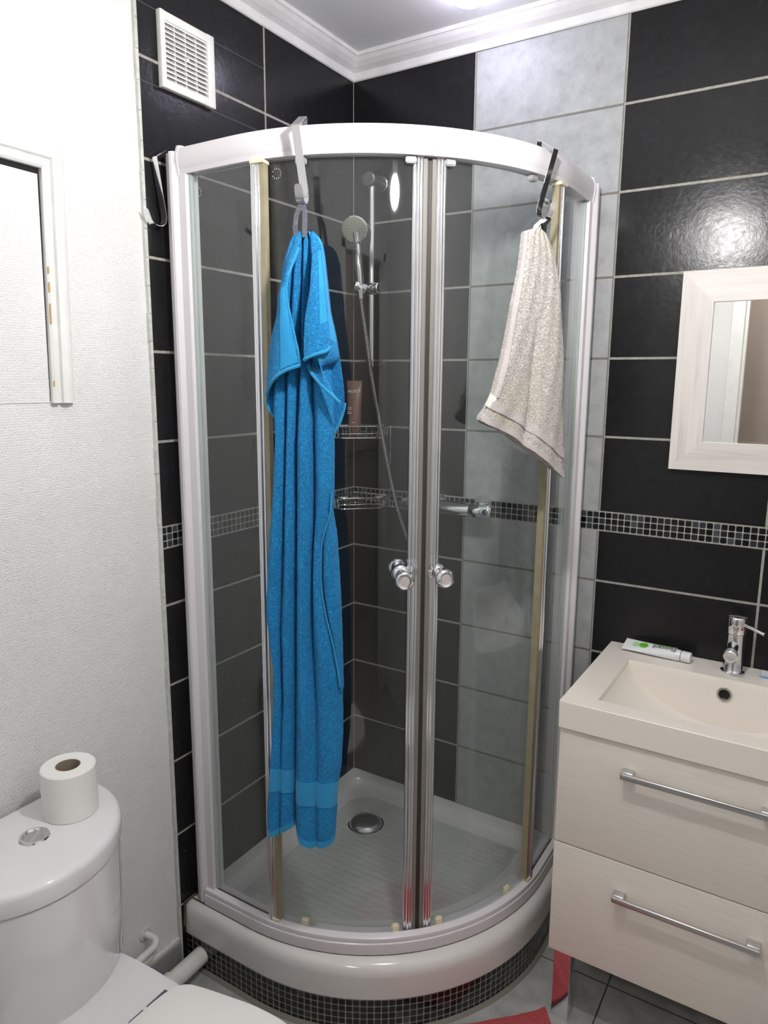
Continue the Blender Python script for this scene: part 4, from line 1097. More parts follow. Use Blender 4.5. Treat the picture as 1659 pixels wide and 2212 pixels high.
# corner caddy
cad = thing('corner_caddy', 'two-tier chrome wire caddy in the shower corner', 'caddy', (0.05, -0.05, 1.14))
def tier_outline(z, m=0.008, L_=0.146, q=0.052):
    pts = [(m, -m), (L_, -m), (L_, -q), (q, -L_), (m, -L_)]
    return [Vector((x, y, z)) for x, y in pts]
def rounded(pts, r=0.012, n=4):
    out = []; m = len(pts)
    for i in range(m):
        p = pts[i]; a = (pts[i-1]-p).normalized(); b = (pts[(i+1) % m]-p).normalized()
        for k in range(n+1):
            t = k/n; out.append(p+a*r*(1-t)**2+b*r*t**2)
    return out
for zt_, zb_, nm in ((1.398, 1.362, 'upper'), (1.176, 1.142, 'lower')):
    g = G(); R_ = 0.0019
    top = rounded(tier_outline(zt_)); bot = rounded(tier_outline(zb_, 0.012, 0.140, 0.050))
    g.tube(top, R_*1.2, 8, closed=True); g.tube(bot, R_, 8, closed=True)
    g.tube([p+Vector((0, 0, 0.013)) for p in bot], R_*0.8, 8, closed=True)
    tl = tier_outline(zt_); blo = tier_outline(zb_, 0.012, 0.140, 0.050)
    for i in range(5):
        a0, a1 = tl[i], tl[(i+1) % 5]; b0, b1 = blo[i], blo[(i+1) % 5]; kn = 5 if i in (0, 4) else (4 if i == 2 else 2)
        for k in range(1, kn+1):
            t = k/(kn+1); g.tube([a0.lerp(a1, t), b0.lerp(b1, t)], R_*0.75, 6)
    for k in range(1, 9):
        x_ = 0.012+(0.140-0.012)*k/9; ye = -0.140 if x_ < 0.05 else -(0.140-(x_-0.05))
        g.tube([(x_, -0.012, zb_), (x_, ye, zb_)], R_*0.75, 6)
    bk = g.obj('basket', MAT['chrome'], cad, True)
    for p, dv in ((Vector((0.143, -0.046, zt_)), Vector((-0.7, -0.7, 0))), (Vector((0.046, -0.143, zt_)), Vector((0.7, 0.7, 0)))):
        G().tube([p-Vector((0.7, -0.7, 0))*0.002, p+Vector((-0.7 if dv.x < 0 else 0.7, -0.7 if dv.x < 0 else 0.7, 0))*0.024], 0.0042, 10).obj('clip', plain('satin_clip', (0.72, 0.72, 0.72), 0.35), bk, True)
for p in ((0.146, -0.010), (0.010, -0.146)): G().tube([(p[0], p[1], 1.142), (p[0], p[1], 1.398)], 0.0019, 8).obj('upright', MAT['chrome'], cad, True)

# bronze tube with its lettering
ft = Vector((0.345, -0.94, 0)).normalized(); rt_ = Vector((0.94, 0.345, 0)).normalized()
tb_ = thing('cosmetic_tube', 'brown-pink cosmetic tube standing in the upper wire basket', 'tube', (0.044, -0.060, 1.364))
M_ = Matrix((rt_, ft, Vector((0, 0, 1)))).transposed().to_4x4(); M_.translation = Vector((0.044, -0.060, 1.3655))
V = []; F = []; n = 28; prof = [(0.018, 0.014, 0.024), (0.0205, 0.0165, 0.026), (0.0210, 0.0160, 0.06), (0.0225, 0.012, 0.10), (0.0240, 0.006, 0.145), (0.0245, 0.0012, 0.160), (0.0245, 0.0010, 0.170)]
for a_x, a_y, h in prof:
    for k in range(n): a = 2*PI*k/n; V.append(M_ @ Vector((a_x*math.cos(a), a_y*math.sin(a), h)))
for i in range(len(prof)-1):
    for k in range(n): F.append((i*n+k, i*n+(k+1) % n, (i+1)*n+(k+1) % n, (i+1)*n+k))
F += [tuple(range(n)), tuple((len(prof)-1)*n+k for k in range(n))]
obj('tube_body', V, F, MAT['tube'], tb_, True)
G().lathe([(0.0175, 0), (0.018, 0.002), (0.018, 0.024)], 28, M_).obj('cap', plain('bronze_cap', srgb(92, 70, 62), 0.3), tb_, True)
def on_tube(x_, h, size, txt):
    # face leans back towards the crimp
    MM = Matrix((rt_, Vector((0, 0, 1)), ft)).transposed().to_4x4(); y_ = 0.0165-(h-0.03)/0.13*0.0135
    MM.translation = M_ @ Vector((x_, y_+0.0022, h)); MM = MM @ Matrix.Rotation(-0.10, 4, 'X')
    return lettering(txt, size, MAT['print'], MM, tb_)
on_tube(-0.003, 0.137, 0.0125, 'NUXE')
for h, s_, tx in ((0.083, 0.0042, 'GOMMAGE DOUX'), (0.077, 0.0042, 'NOURRISSANT CORPS'), (0.067, 0.0038, 'ULTRA-DOUX'), (0.061, 0.0038, 'AUX HUILES'), (0.037, 0.0042, 'PARFUM')):
    pass
g = G()
for h, w_ in ((0.086, 0.016), (0.081, 0.021), (0.073, 0.012), (0.068, 0.012), (0.040, 0.010)):
    y_ = 0.0165-(h-0.03)/0.13*0.0135+0.0016; x0 = -0.019 if h > 0.05 else -0.005
    g = G(); xx = x0
    while xx < x0+w_:
        ww = random.uniform(0.0006, 0.0014); p = [M_ @ Vector((xx, y_, h)), M_ @ Vector((xx+ww, y_, h)), M_ @ Vector((xx+ww, y_, h+0.0018)), M_ @ Vector((xx, y_, h+0.0018))]
        q = [v+ft*0.0004 for v in p]; g.add(p+q, [(0, 1, 2, 3), (4, 5, 6, 7), (0, 1, 5, 4), (1, 2, 6, 5), (2, 3, 7, 6), (3, 0, 4, 7)]); xx += ww+0.00001
    g.obj('small_print', MAT['print'], tb_)
MM = Matrix((rt_, Vector((0, 0, 1)), ft)).transposed().to_4x4(); MM.translation = M_ @ Vector((0.0175, 0.0085, 0.138))
G().prism([(0.0036*math.cos(a*PI/8), 0.0030*math.sin(a*PI/8)) for a in range(9)], 0, 0.0004, MM).prism([(-0.0005, -0.004), (0.0005, -0.004), (0.0006, 0), (-0.0006, 0)], 0, 0.0004, MM).obj('tree_emblem', MAT['print'], tb_)

# ================================================================== VANITY
VX0, VX1 = 0.861, 1.473; VYF = -0.4445; VZ = 0.834
van = thing('vanity_cabinet', 'cream two-drawer vanity cabinet under the washbasin', 'cabinet', (1.167, -0.2, 0.0))
cx0, cx1 = 0.866, 1.468
g = G()
g.box((cx0, -0.002, 0.197), (cx0+0.016, -0.418, 0.765)); g.box((cx1-0.016, -0.002, 0.197), (cx1, -0.418, 0.765)); g.box((cx0+0.016, -0.002, 0.197), (cx1-0.016, -0.418, 0.213)); g.box((cx0+0.016, -0.002, 0.213), (cx1-0.016, -0.012, 0.765))
g.obj('cabinet_body', MAT['laminate'], van)
for z0, z1, hz in ((0.484, 0.766, 0.704), (0.195, 0.4805, 0.4055)):
    d_ = G().box((cx0-0.001, -0.4185, z0), (cx1+0.001, -0.4370, z1), 0.0009).obj('drawer', MAT['laminate'], van, True)
    g = G()
    for x_ in (1.008, 1.304): g.box((x_-0.0 if x_ < 1.1 else x_-0.026, -0.4372, hz-0.006), (x_+0.026 if x_ < 1.1 else x_, -0.4590, hz+0.008), 0.002)
    g.box((1.008, -0.4580, hz-0.007), (1.304, -0.4665, hz+0.0065), 0.0025)
    g.obj('handle', MAT['satin'], d_, True)
for x_, y_ in ((0.896, -0.402), (1.438, -0.402), (0.896, -0.04), (1.438, -0.04)):
    G().box((x_-0.0205, y_-0.0205, 0.0), (x_+0.0205, y_+0.0205, 0.197), 0.001).obj('leg', MAT['chrome'], van, True)

# washbasin: slab with a curved trough
bas = thing('washbasin', 'cream rectangular washbasin with curved trough on the vanity cabinet', 'washbasin', (1.167, -0.2, 0.768))
ix0, ix1, iyb, iyf = 0.935, 1.399, -0.114, -0.398
NX = 48
def trough(x):
    u = (x-ix0)/(ix1-ix0); return VZ-0.012-0.110*max(0, 1-(2*u-1)**2)**0.75
g = G(); V = []
xs = [ix0+(ix1-ix0)*i/NX for i in range(NX+1)]
def quad(a, b, c_, d_): g.add([a, b, c_, d_], [(0, 1, 2, 3)])
zb = 0.768
gx = [VX0, ix0, ix1, VX1]; gy = [-0.0008, iyb, iyf, VYF]
V = [(x, y, z) for z in (VZ, zb) for y in gy for x in gx]; F = []
for L_ in (0, 16):
    for j in range(3):
        for i in range(3):
            if i == 1 and j == 1: continue
            a = L_+j*4+i; F.append((a, a+1, a+5, a+4))
for i in range(3): F.append((i, i+1, 16+i+1, 16+i)); F.append((12+i, 13+i, 16+13+i, 16+12+i))
for j in range(3): F.append((j*4, j*4+4, 16+j*4+4, 16+j*4)); F.append((j*4+3, j*4+7, 16+j*4+7, 16+j*4+3))
g.add(V, F)
o_b = g.obj('basin_rim', MAT['resin'], bas)
me = o_b.data; bm = bmesh.new(); bm.from_mesh(me); bmesh.ops.remove_doubles(bm, verts=bm.verts, dist=1e-5)
bmesh.ops.recalc_face_normals(bm, faces=bm.faces)
ed = [e for e in bm.edges if len(e.link_faces) == 2 and e.calc_face_angle(0) > 0.5]
bmesh.ops.bevel(bm, geom=ed, offset=0.0022, segments=3, affect='EDGES'); bmesh.ops.recalc_face_normals(bm, faces=bm.faces); bm.to_mesh(me); bm.free()
me.polygons.foreach_set('use_smooth', [True]*len(me.polygons)); me.set_sharp_from_angle(angle=math.radians(50))
g = G(); rows = []
yb2, yf2 = iyb-0.013, iyf+0.006
for x in xs:
    zt_ = trough(x); r_ = [(x, iyb, VZ), (x, iyb-0.0012, VZ-0.003)]
    dz_ = VZ-zt_
    r_ += [(x, iyb-0.002-(0.011*(dz_-0.006)/0.12)*k/6, VZ-0.004-(dz_-0.004)*k/6+0.000) for k in range(1, 7)]
    yy0 = r_[-1][1]
    for k in range(1, 9): t = k/9; r_.append((x, yy0+(yf2-yy0)*t, zt_-0.004*math.sin(PI*t)))
    r_ += [(x, yf2, zt_), (x, iyf+0.002, VZ-0.006), (x, iyf+0.0008, VZ-0.002), (x, iyf, VZ)]
    rows.append(r_)
g.grid(rows)
n = len(rows[0])
g.add([(ix0, iyb, VZ)]+[rows[0][k] for k in range(n)]+[(ix0, iyf, VZ)], [tuple(range(n+2))]); g.add([(ix1, iyb, VZ)]+[rows[-1][k] for k in range(n)]+[(ix1, iyf, VZ)], [tuple(range(n+2))])
g.obj('basin_trough', MAT['resin'], bas, True)
G().lathe([(0.0130, 0), (0.0165, 0.0), (0.0172, 0.0025), (0.0160, 0.0042), (0.0125, 0.0045), (0.0118, 0.002), (0.0118, -0.010)], 36, Mz((1.164, -0.1195, 0.797), (0, -1, 0.06)), cap=False).obj('overflow_ring', MAT['steel'], bas, True)
G().lathe([(0.0118, 0.0005), (0.0, 0.0005)], 24, Mz((1.164, -0.1188, 0.797), (0, -1, 0.06)), cap=False).obj('overflow_hole', MAT['hole'], bas)
G().lathe([(0.0, 0.0), (0.030, 0.0), (0.032, 0.002), (0.030, 0.004), (0.022, 0.008), (0.0, 0.009)], 36, Matrix.Translation((1.167, -0.23, VZ-0.1265))).obj('waste', MAT['chrome'], bas, True)

# basin mixer
fx, fy = 1.171, -0.056
fau = thing('basin_tap', 'chrome single-lever mixer tap on the back rim of the washbasin', 'tap', (fx, fy, VZ))
G().lathe([(0.0, 0.0), (0.0275, 0.0), (0.0275, 0.004), (0.0245, 0.006), (0.0225, 0.010), (0.0205, 0.045), (0.0200, 0.095), (0.0205, 0.100)], 40, Matrix.Translation((fx, fy, VZ))).obj('tap_body', MAT['chrome'], fau, True)
cap = G().lathe([(0.0215, 0.1015), (0.0222, 0.103), (0.0222, 0.138), (0.0212, 0.142), (0.0195, 0.1435), (0.0, 0.1445)], 40, Matrix.Translation((fx, fy, VZ))).obj('tap_cap', MAT['chrome'], fau, True)
lv = Vector((0.90, -0.42, -0.18)).normalized()
lb = Vector((fx, fy, VZ+0.130))+lv*0.018
G().tube([lb, lb+lv*0.050], 0.0040, 16).tube([lb+lv*0.050, lb+lv*0.053], 0.0047, 16).obj('lever', MAT['chrome'], cap, True)
G().lathe([(0.0035, 0), (0.0033, 0.0012), (0.0, 0.0014)], 16, Mz(Vector((fx, fy, VZ+0.117))+Vector((0.62, -0.78, 0))*0.0217, (0.62, -0.78, 0))).obj('heat_mark', MAT['reddot'], cap)
sv = Vector((0.0, -1, -0.16)).normalized(); sb = Vector((fx-0.002, fy, VZ+0.074))
G().tube([sb, sb+sv*0.068], 0.0125, 28).obj('spout', MAT['chrome'], fau, True)
G().lathe([(0.0148, -0.014), (0.0152, -0.012), (0.0152, 0.003), (0.013, 0.005), (0.0118, 0.003), (0.0, 0.002)], 32, Mz(sb+sv*0.070, sv)).obj('aerator', plain('white_chrome_ring', (0.80, 0.80, 0.80), 0.2, 0.6), fau, True)
# overlapping spout curls down at its mouth

# toothpaste
tp = thing('toothpaste_tube', 'white and green toothpaste tube lying on the basin rim', 'toothpaste', (0.99, -0.05, VZ))
pa = Vector((0.905, -0.040, VZ)); pb = Vector((1.072, -0.057, VZ)); ax = (pb-pa).normalized(); sd_ = Vector((-ax.y, ax.x, 0)); up = Vector((0, 0, 1))
M_ = Matrix((ax, sd_, up)).transposed().to_4x4(); M_.translation = pa+Vector((0, 0, 0.0146))
M_ = M_ @ Matrix.Rotation(math.radians(22), 4, 'X')
V = []; F = []; n = 24; prof = [(0.0, 0.0225, 0.0008), (0.008, 0.0225, 0.0011), (0.035, 0.0215, 0.0055), (0.07, 0.0200, 0.0095), (0.11, 0.0180, 0.0125), (0.140, 0.0155, 0.0142), (0.1455, 0.0140, 0.0138), (0.147, 0.0105, 0.0105)]
for x_, w_, h_ in prof:
    for k in range(n): a = 2*PI*k/n; V.append(M_ @ Vector((x_, w_*math.cos(a), h_*math.sin(a))))
for i in range(len(prof)-1):
    for k in range(n): F.append((i*n+k, i*n+(k+1) % n, (i+1)*n+(k+1) % n, (i+1)*n+k))
F += [tuple(range(n)), tuple((len(prof)-1)*n+k for k in range(n))]
obj('tube_body', V, F, MAT['pastewhite'], tp, True)
G().lathe([(0.0135, 0), (0.0142, 0.002), (0.0137, 0.021), (0.0120, 0.0225), (0.0, 0.0225)], 30, M_ @ Mz((0.148, 0, 0), (1, 0, 0))).obj('cap', MAT['pastewhite'], tp, True)
def paste_frame(x_, y_=0.0, lift=0.0006, slope=0.085):
    hs_ = [(p[0], p[2]) for p in prof]; h_ = 0
    for (a0, b0), (a1, b1) in zip(hs_, hs_[1:]):
        if a0 <= x_ <= a1: h_ = b0+(b1-b0)*(x_-a0)/(a1-a0)
    q = Matrix(((-1, 0, 0), (0, -1, 0), (0, 0, 1))).to_4x4(); q = Matrix.Rotation(-slope, 4, 'Y') @ q; q.translation = Vector((x_, y_, h_+lift)); return M_ @ q
MM = paste_frame(0.105, 0.001, 0.0006, 0.06); lettering('Fluocaril', 0.0175, MAT['darkprint'], MM, tp, extrude=0.0003)
G().prism([(-0.031, -0.0095), (0.031, -0.0095), (0.031, -0.0083), (-0.031, -0.0083)], -0.0014, -0.0004, MM).obj('green_stripe', MAT['green'], tp)
MM = paste_frame(0.052, 0.0, 0.0004, 0.11)
G().prism([(0.0120*math.cos(a*PI/12), 0.0095*math.sin(a*PI/12)) for a in range(24)], 0, 0.0003, MM).obj('green_oval', MAT['green'], tp)
MM4 = MM.copy(); MM4.translation = MM @ Vector((0, 0, 0.0005)); lettering('bi-fluoré', 0.0055, MAT['darkprint'], MM4, tp, extrude=0.0002)
MM = paste_frame(0.032, 0.0, 0.0003, 0.14)
G().prism([(0.0095*math.cos(a*PI/12), 0.0090*math.sin(a*PI/12)) for a in range(24)], 0, 0.0002, MM).obj('pale_oval', MAT['palegreen'], tp)
# toothbrush
tbz = VZ
bt = thing('toothbrush', 'pale blue toothbrush with white bristles at the edge of the basin rim', 'toothbrush', (1.30, -0.06, tbz))
bp = [(1.233, -0.056, tbz+0.0045), (1.240, -0.0555, tbz+0.0045), (1.255, -0.055, tbz+0.0045), (1.268, -0.055, tbz+0.0045), (1.285, -0.055, tbz+0.0045), (1.33, -0.057, tbz+0.006), (1.38, -0.060, tbz+0.007), (1.42, -0.062, tbz+0.006)]
G().tube(bp, 0.004, 12, rs=[0.0030, 0.0042, 0.0044, 0.0042, 0.0030, 0.0045, 0.0055, 0.0040]).obj('handle', MAT['brushblue'], bt, True)
g = G()
for i in range(9):
    for j in range(3):
        g.tube([(1.238+i*0.0035, -0.0585+j*0.003, tbz+0.007), (1.2375+i*0.0035, -0.0585+j*0.003, tbz+0.018)], 0.0012, 6)
tag(g.obj('bristles', MAT['bristle'], bt), None, kind='stuff')

# ================================================================== MIRROR
mir = thing('wall_mirror', 'square mirror in a wide whitewashed wooden frame above the washbasin', 'mirror', (1.2, 0, 1.32))
mx0, mx1, mz0, mz1, fw = 0.977, 1.455, 1.322, 1.801, 0.0745
def mitre(name, p, mat):
    (a, b, c_, d_) = p  # outer0, outer1, inner1, inner0 in (x, z)
    yo, yi = -0.0185, -0.0235
    V = [(a[0], yo, a[1]), (b[0], yo, b[1]), (c_[0], yi, c_[1]), (d_[0], yi, d_[1])]+[(q[0], -0.0005, q[1]) for q in (a, b, c_, d_)]
    # a shallow inner step
    return obj(name, V, [(0, 1, 2, 3), (4, 5, 6, 7), (0, 1, 5, 4), (1, 2, 6, 5), (2, 3, 7, 6), (3, 0, 4, 7)], mat, mir)
o0, o1, o2, o3 = (mx0, mz0), (mx1, mz0), (mx1, mz1), (mx0, mz1); i0, i1, i2, i3 = (mx0+fw, mz0+fw-0.003), (mx1-fw, mz0+fw-0.003), (mx1-fw, mz1-fw), (mx0+fw, mz1-fw)
mitre('frame_bar', (o0, o1, i1, i0), MAT['wood_x']); mitre('frame_bar', (o1, o2, i2, i1), MAT['wood_z']); mitre('frame_bar', (o2, o3, i3, i2), MAT['wood_x']); mitre('frame_bar', (o3, o0, i0, i3), MAT['wood_z'])
G().box((i0[0]-0.002, -0.012, i0[1]-0.002), (i2[0]+0.002, -0.016, i2[1]+0.002)).obj('mirror_glass', MAT['mirror'], mir)

# ================================================================== VENT
vent = thing('ventilation_grille', 'white painted ventilation grille high on the black tiled wall', 'grille', (0, -0.672, 2.16))
y0, y1, z0, z1 = -0.752, -0.593, 2.161, 2.315
g = G(); fwid = 0.016
g.box((0, y0, z0), (0.014, y0+fwid-0.003, z1), 0.0015); g.box((0, y1-fwid-0.006, z0), (0.014, y1, z1), 0.0015); g.box((0, y0+0.004, z0+0.0005), (0.0135, y1-0.004, z0+fwid), 0.0015); g.box((0, y0+0.004, z1-fwid-0.002), (0.0135, y1-0.004, z1-0.0005), 0.0015)
g.obj('grille_frame', MAT['paint'], vent, True)
G().box((0.0, y0+0.01, z0+0.01), (0.0012, y1-0.015, z1-0.01)).obj('backing', plain('grille_shadow_board', (0.5, 0.5, 0.5), 0.8), vent)
ns = 12; za, zb_ = z0+fwid, z1-fwid-0.002
for k in range(ns+1):
    zc = za+(zb_-za)*(k+0.2)/(ns+0.4)
    g = G(); th = 0.0030
    V = [(0.012, y0+0.012, zc), (0.012, y1-0.021, zc), (0.003, y1-0.021, zc+0.006), (0.003, y0+0.012, zc+0.006)]
    V += [(x, y, z-th) for x, y, z in V]
    g.add(V, [(0, 1, 2, 3), (4, 5, 6, 7), (0, 1, 5, 4), (1, 2, 6, 5), (2, 3, 7, 6), (3, 0, 4, 7)]); g.obj('louvre', MAT['paint'], vent)
for k in range(1, 4):
    yc = y0+0.012+(y1-0.021-y0-0.012)*k/4
    G().box((0.001, yc-0.0012, za), (0.0085, yc+0.0012, zb_)).obj('divider', MAT['paint'], vent)
G().lathe([(0.004, 0), (0.0035, 0.002), (0, 0.0025)], 14, Mz((0.012, (y0+y1)/2-0.003, (z0+z1)/2), (1, 0, 0))).obj('screw', MAT['paint'], vent, True)

# ================================================================== HATCH
hat = thing('access_hatch', 'old white painted access hatch with cracked frame on the left wall', 'hatch', (-0.009, -1.3, 1.49))
def mould(path_yz, prof, mat, name, parent):
    pass
hy0, hy1, hz0, hz1 = -1.62, -0.998, 1.488, 1.978
# top and side moulding with stepped profile (distance inwards, height off the wall)
pf = [(0.0, 0.0), (0.0, 0.006), (0.003, 0.011), (0.010, 0.016), (0.020, 0.017), (0.028, 0.013), (0.031, 0.0065), (0.033, 0.0065), (0.0345, 0.013), (0.046, 0.0135), (0.050, 0.010), (0.050, -0.004)]
n = len(pf)
V = [(-0.009+h, hy1-d, hz1-d) for d, h in pf]+[(-0.009+h, hy1-d-0.012, hz0) for d, h in pf]
obj('frame_stile', V, [(i, (i+1) % n, n+(i+1) % n, n+i) for i in range(n)]+[tuple(range(n)), tuple(range(n, 2*n))], MAT['paint'], hat, True)
V = [(-0.009+h, hy1-d, hz1-d) for d, h in pf]+[(-0.009+h, hy0, hz1-d) for d, h in pf]
obj('frame_head', V, [(i, (i+1) % n, n+(i+1) % n, n+i) for i in range(n)]+[tuple(range(n)), tuple(range(n, 2*n))], MAT['paint'], hat, True)
G().box((-0.010, hy1-0.048, hz0+0.004), (-0.0085, hy0, hz1-0.048)).obj('gap', MAT['hole'], hat)
V = [(-0.007, hy1-0.0545, hz1-0.0610), (-0.007, hy1-0.0640, hz0+0.001), (-0.007, hy0, hz0+0.001), (-0.007, hy0, hz1-0.0580)]
V2 = [(-0.0088, y, z) for _, y, z in V]
obj('door_panel', V+V2, [(0, 1, 2, 3), (4, 5, 6, 7), (0, 1, 5, 4), (1, 2, 6, 5), (2, 3, 7, 6), (3, 0, 4, 7)], MAT['wallpaper'], hat)
# chipped paint showing bare wood
for z, w_, h_ in ((1.640, 0.006, 0.030), (1.700, 0.003, 0.020), (1.735, 0.003, 0.014), (1.520, 0.003, 0.012), (1.668, 0.0025, 0.012)):
    yy = hy1-0.050-(hz1-z)/(hz1-hz0)*0.012+0.0015
    pts = [(yy, z), (yy+w_, z+0.002), (yy+w_*0.9, z+h_), (yy, z+h_*0.95)]
    g = G(); g.add([(0.0042, y, zz) for y, zz in pts]+[(0.0020, y, zz) for y, zz in pts], [(0, 1, 2, 3), (4, 5, 6, 7), (0, 1, 5, 4), (1, 2, 6, 5), (2, 3, 7, 6), (3, 0, 4, 7)])
    tag(g.obj('paint_chip', MAT['oldwood'], hat), 'bare wood where paint has chipped')

# ================================================================== TOILET
toi = thing('toilet', 'white ceramic toilet with curved cistern against the left wall', 'toilet', (0.25, -1.27, 0))
TY = -1.262
def dshape(x0, xm, hw, z, n=40, ex=2.4, back=0.03):
    """D outline: flat back at x0, superellipse bulge to x=xm, half width hw"""
    pts = []
    xc = x0+back+0.02
    for i in range(n+1):
        a = -PI/2+PI*i/n
        c_, s_ = math.cos(a), math.sin(a)
        pts.append(Vector((xc+(xm-xc)*abs(c_)**(2/ex), TY+hw*(1 if s_ > 0 else -1)*abs(s_)**(2/ex), z)))
    # rounded back corners
    m = 8
    for i in range(1, m+1):
        a = PI/2*i/m; pts.append(Vector((xc-(xc-x0)*math.sin(a)*1.0, TY+hw-(0.022)*(1-math.cos(a)), z)))
    for i in range(1, m+1):
        a = PI/2*(1-i/m); pts.append(Vector((xc-(xc-x0)*math.sin(a), TY-hw+(0.022)*(1-math.cos(a)), z)))
    return pts[:-1]
def loft(sections, mat, name, parent, top=True, bottom=True):
    n = len(sections[0]); V = [p for s in sections for p in s]; F = []
    for i in range(len(sections)-1):
        for k in range(n): F.append((i*n+k, i*n+(k+1) % n, (i+1)*n+(k+1) % n, (i+1)*n+k))
    if bottom: F.append(tuple(range(n)))
    if top: F.append(tuple((len(sections)-1)*n+k for k in range(n)))
    return obj(name, V, F, mat, parent, True)
E_ = 2.0
loft([dshape(0.022, 0.225, 0.158, 0.372, ex=E_), dshape(0.018, 0.247, 0.177, 0.378, ex=E_), dshape(0.014, 0.258, 0.190, 0.41, ex=E_), dshape(0.012, 0.262, 0.196, 0.52, ex=E_), dshape(0.010, 0.2635, 0.199, 0.642, ex=E_), dshape(0.012, 0.259, 0.195, 0.644, ex=E_)], MAT['ceramic'], 'cistern', toi)
loft([dshape(0.016, 0.252, 0.188, 0.6435, ex=E_), dshape(0.016, 0.252, 0.188, 0.6470, ex=E_)], MAT['hole'], 'lid_gap', toi)
lidp = loft([dshape(0.012, 0.262, 0.198, 0.6458, ex=E_), dshape(0.010, 0.266, 0.2015, 0.6475, ex=E_), dshape(0.010, 0.267, 0.2025, 0.653, ex=E_), dshape(0.010, 0.267, 0.2025, 0.676, ex=E_), dshape(0.0105, 0.2655, 0.2010, 0.6815, ex=E_), dshape(0.012, 0.2615, 0.1975, 0.6855, ex=E_), dshape(0.015, 0.256, 0.1925, 0.6877, ex=E_), dshape(0.02, 0.248, 0.185, 0.6886, ex=E_), dshape(0.05, 0.18, 0.13, 0.689, ex=E_)], MAT['ceramic'], 'cistern_lid', toi)
bt_ = thing  # keep name free
M_ = Matrix.Translation((0.126, -1.249, 0.6885))
fb = G().lathe([(0.026, -0.002), (0.0275, 0.0015), (0.0260, 0.0040), (0.0220, 0.0045), (0.0200, 0.0025), (0.0190, -0.001), (0.0, -0.001)], 40, M_, cap=False).obj('flush_ring', MAT['chrome'], lidp, True)
g = G()
for s_ in (1, -1):
    pts = []
    for k in range(13):
        a = PI*k/12; pts.append((0.0175*math.sin(a)*s_+0.0010*s_, 0.0175*math.cos(a)))
    g.prism(pts, -0.001, 0.0018, M_ @ Matrix.Rotation(0.5, 4, 'Z'))
g.obj('flush_button', MAT['satin'], lidp)
# bowl, shelf and seat lid
def bowl(xc, a, b, z, ex=2.3, n=48, yc=-1.285):
    out = []
    for k in range(n):
        t = 2*PI*k/n; c_, s_ = math.cos(t), math.sin(t)
        out.append(Vector((xc+a*(1 if c_ > 0 else -1)*abs(c_)**(2/ex), yc+b*(1 if s_ > 0 else -1)*abs(s_)**(2/ex), z)))
    return out
loft([bowl(0.35, 0.20, 0.10, 0.0), bowl(0.35, 0.205, 0.105, 0.05), bowl(0.35, 0.19, 0.10, 0.12), bowl(0.36, 0.23, 0.12, 0.22), bowl(0.375, 0.29, 0.150, 0.32), bowl(0.385, 0.325, 0.158, 0.372, 3.0), bowl(0.385, 0.330, 0.160, 0.386, 3.2), bowl(0.385, 0.325, 0.155, 0.394, 3.2), bowl(0.385, 0.30, 0.14, 0.396, 3.2)], MAT['ceramic'], 'bowl', toi)
def seat_out(z, ins=0.0):
    pts = []; yc = -1.290
    # hinge side straight at x=0.385, widening to an oval
    n = 40
    prof = [(0.382, 0.0), (0.383, 0.060), (0.386, 0.105), (0.394, 0.130), (0.408, 0.144), (0.43, 0.152), (0.48, 0.163), (0.55, 0.176), (0.62, 0.178), (0.69, 0.163), (0.75, 0.130), (0.79, 0.080), (0.803, 0.0)]
    c = catmull([(a, b, 0) for a, b in prof], 4)
    up_ = [(p.x, p.y) for p in c]
    ctrx = 0.58
    full = [(x, yc+y) for x, y in up_]+[(x, yc-y) for x, y in reversed(up_[1:-1])]
    return [Vector((ctrx+(x-ctrx)*(1-ins), yc+(y-yc)*(1-ins), z)) for x, y in full]
loft([seat_out(0.400, 0.02), seat_out(0.402, 0.0), seat_out(0.413, 0.0), seat_out(0.417, 0.015)], MAT['seat'], 'seat', toi)
loft([seat_out(0.4185, 0.015), seat_out(0.420, 0.002), seat_out(0.428, 0.0), seat_out(0.434, 0.02), seat_out(0.437, 0.08), seat_out(0.438, 0.4)], MAT['seat'], 'seat_lid', toi)
for y_ in (-1.215, -1.365):
    g = G(); g.tube([(0.3745, y_+0.018, 0.4035), (0.3745, y_-0.018, 0.4035)], 0.0075, 16)
    g.obj('hinge', MAT['seat'], toi, True)
for ya, yb_ in ((-1.168, -1.212), (-1.220, -1.252), (-1.330, -1.362), (-1.370, -1.412)):
    G().box((0.3705, ya, 0.400), (0.3850, yb_, 0.4195), 0.002).obj('hinge_slot', plain('hinge_gap_shadow', (0.10, 0.10, 0.12), 0.5), toi, True)  # dark boxes stand in for the shadow in the hinge gaps

# toilet rolls
def roll(loc, label):
    t = thing('toilet_roll', label, 'toilet roll', loc, 'toilet rolls on the cistern lid')
    M_ = Matrix.Translation(loc); H = 0.098; R_ = 0.0515
    G().lathe([(0.0235, 0.001), (R_-0.002, 0.0), (R_, 0.002), (R_+0.0004, H*0.5), (R_, H-0.002), (R_-0.002, H), (0.0235, H), (0.0235, H-0.004), (0.0235, 0.001)], 56, M_, cap=False).obj('paper', MAT['paper'], t, True)
    G().lathe([(0.0234, 0.001), (0.0234, H-0.0005), (0.0222, H-0.0005), (0.0222, 0.001), (0.0234, 0.001)], 40, M_, cap=False).obj('core', MAT['card'], t, True)
    G().lathe([(0.0222, 0.0012), (0.0, 0.0012)], 40, M_, cap=False).obj('core_base', MAT['card'], t)
    return t
roll((0.107, -1.158, 0.6885), 'white toilet roll standing on the cistern lid beside the flush button')
roll((0.090, -1.372, 0.6885), 'white toilet roll at the left edge of the photo, mostly cut off')

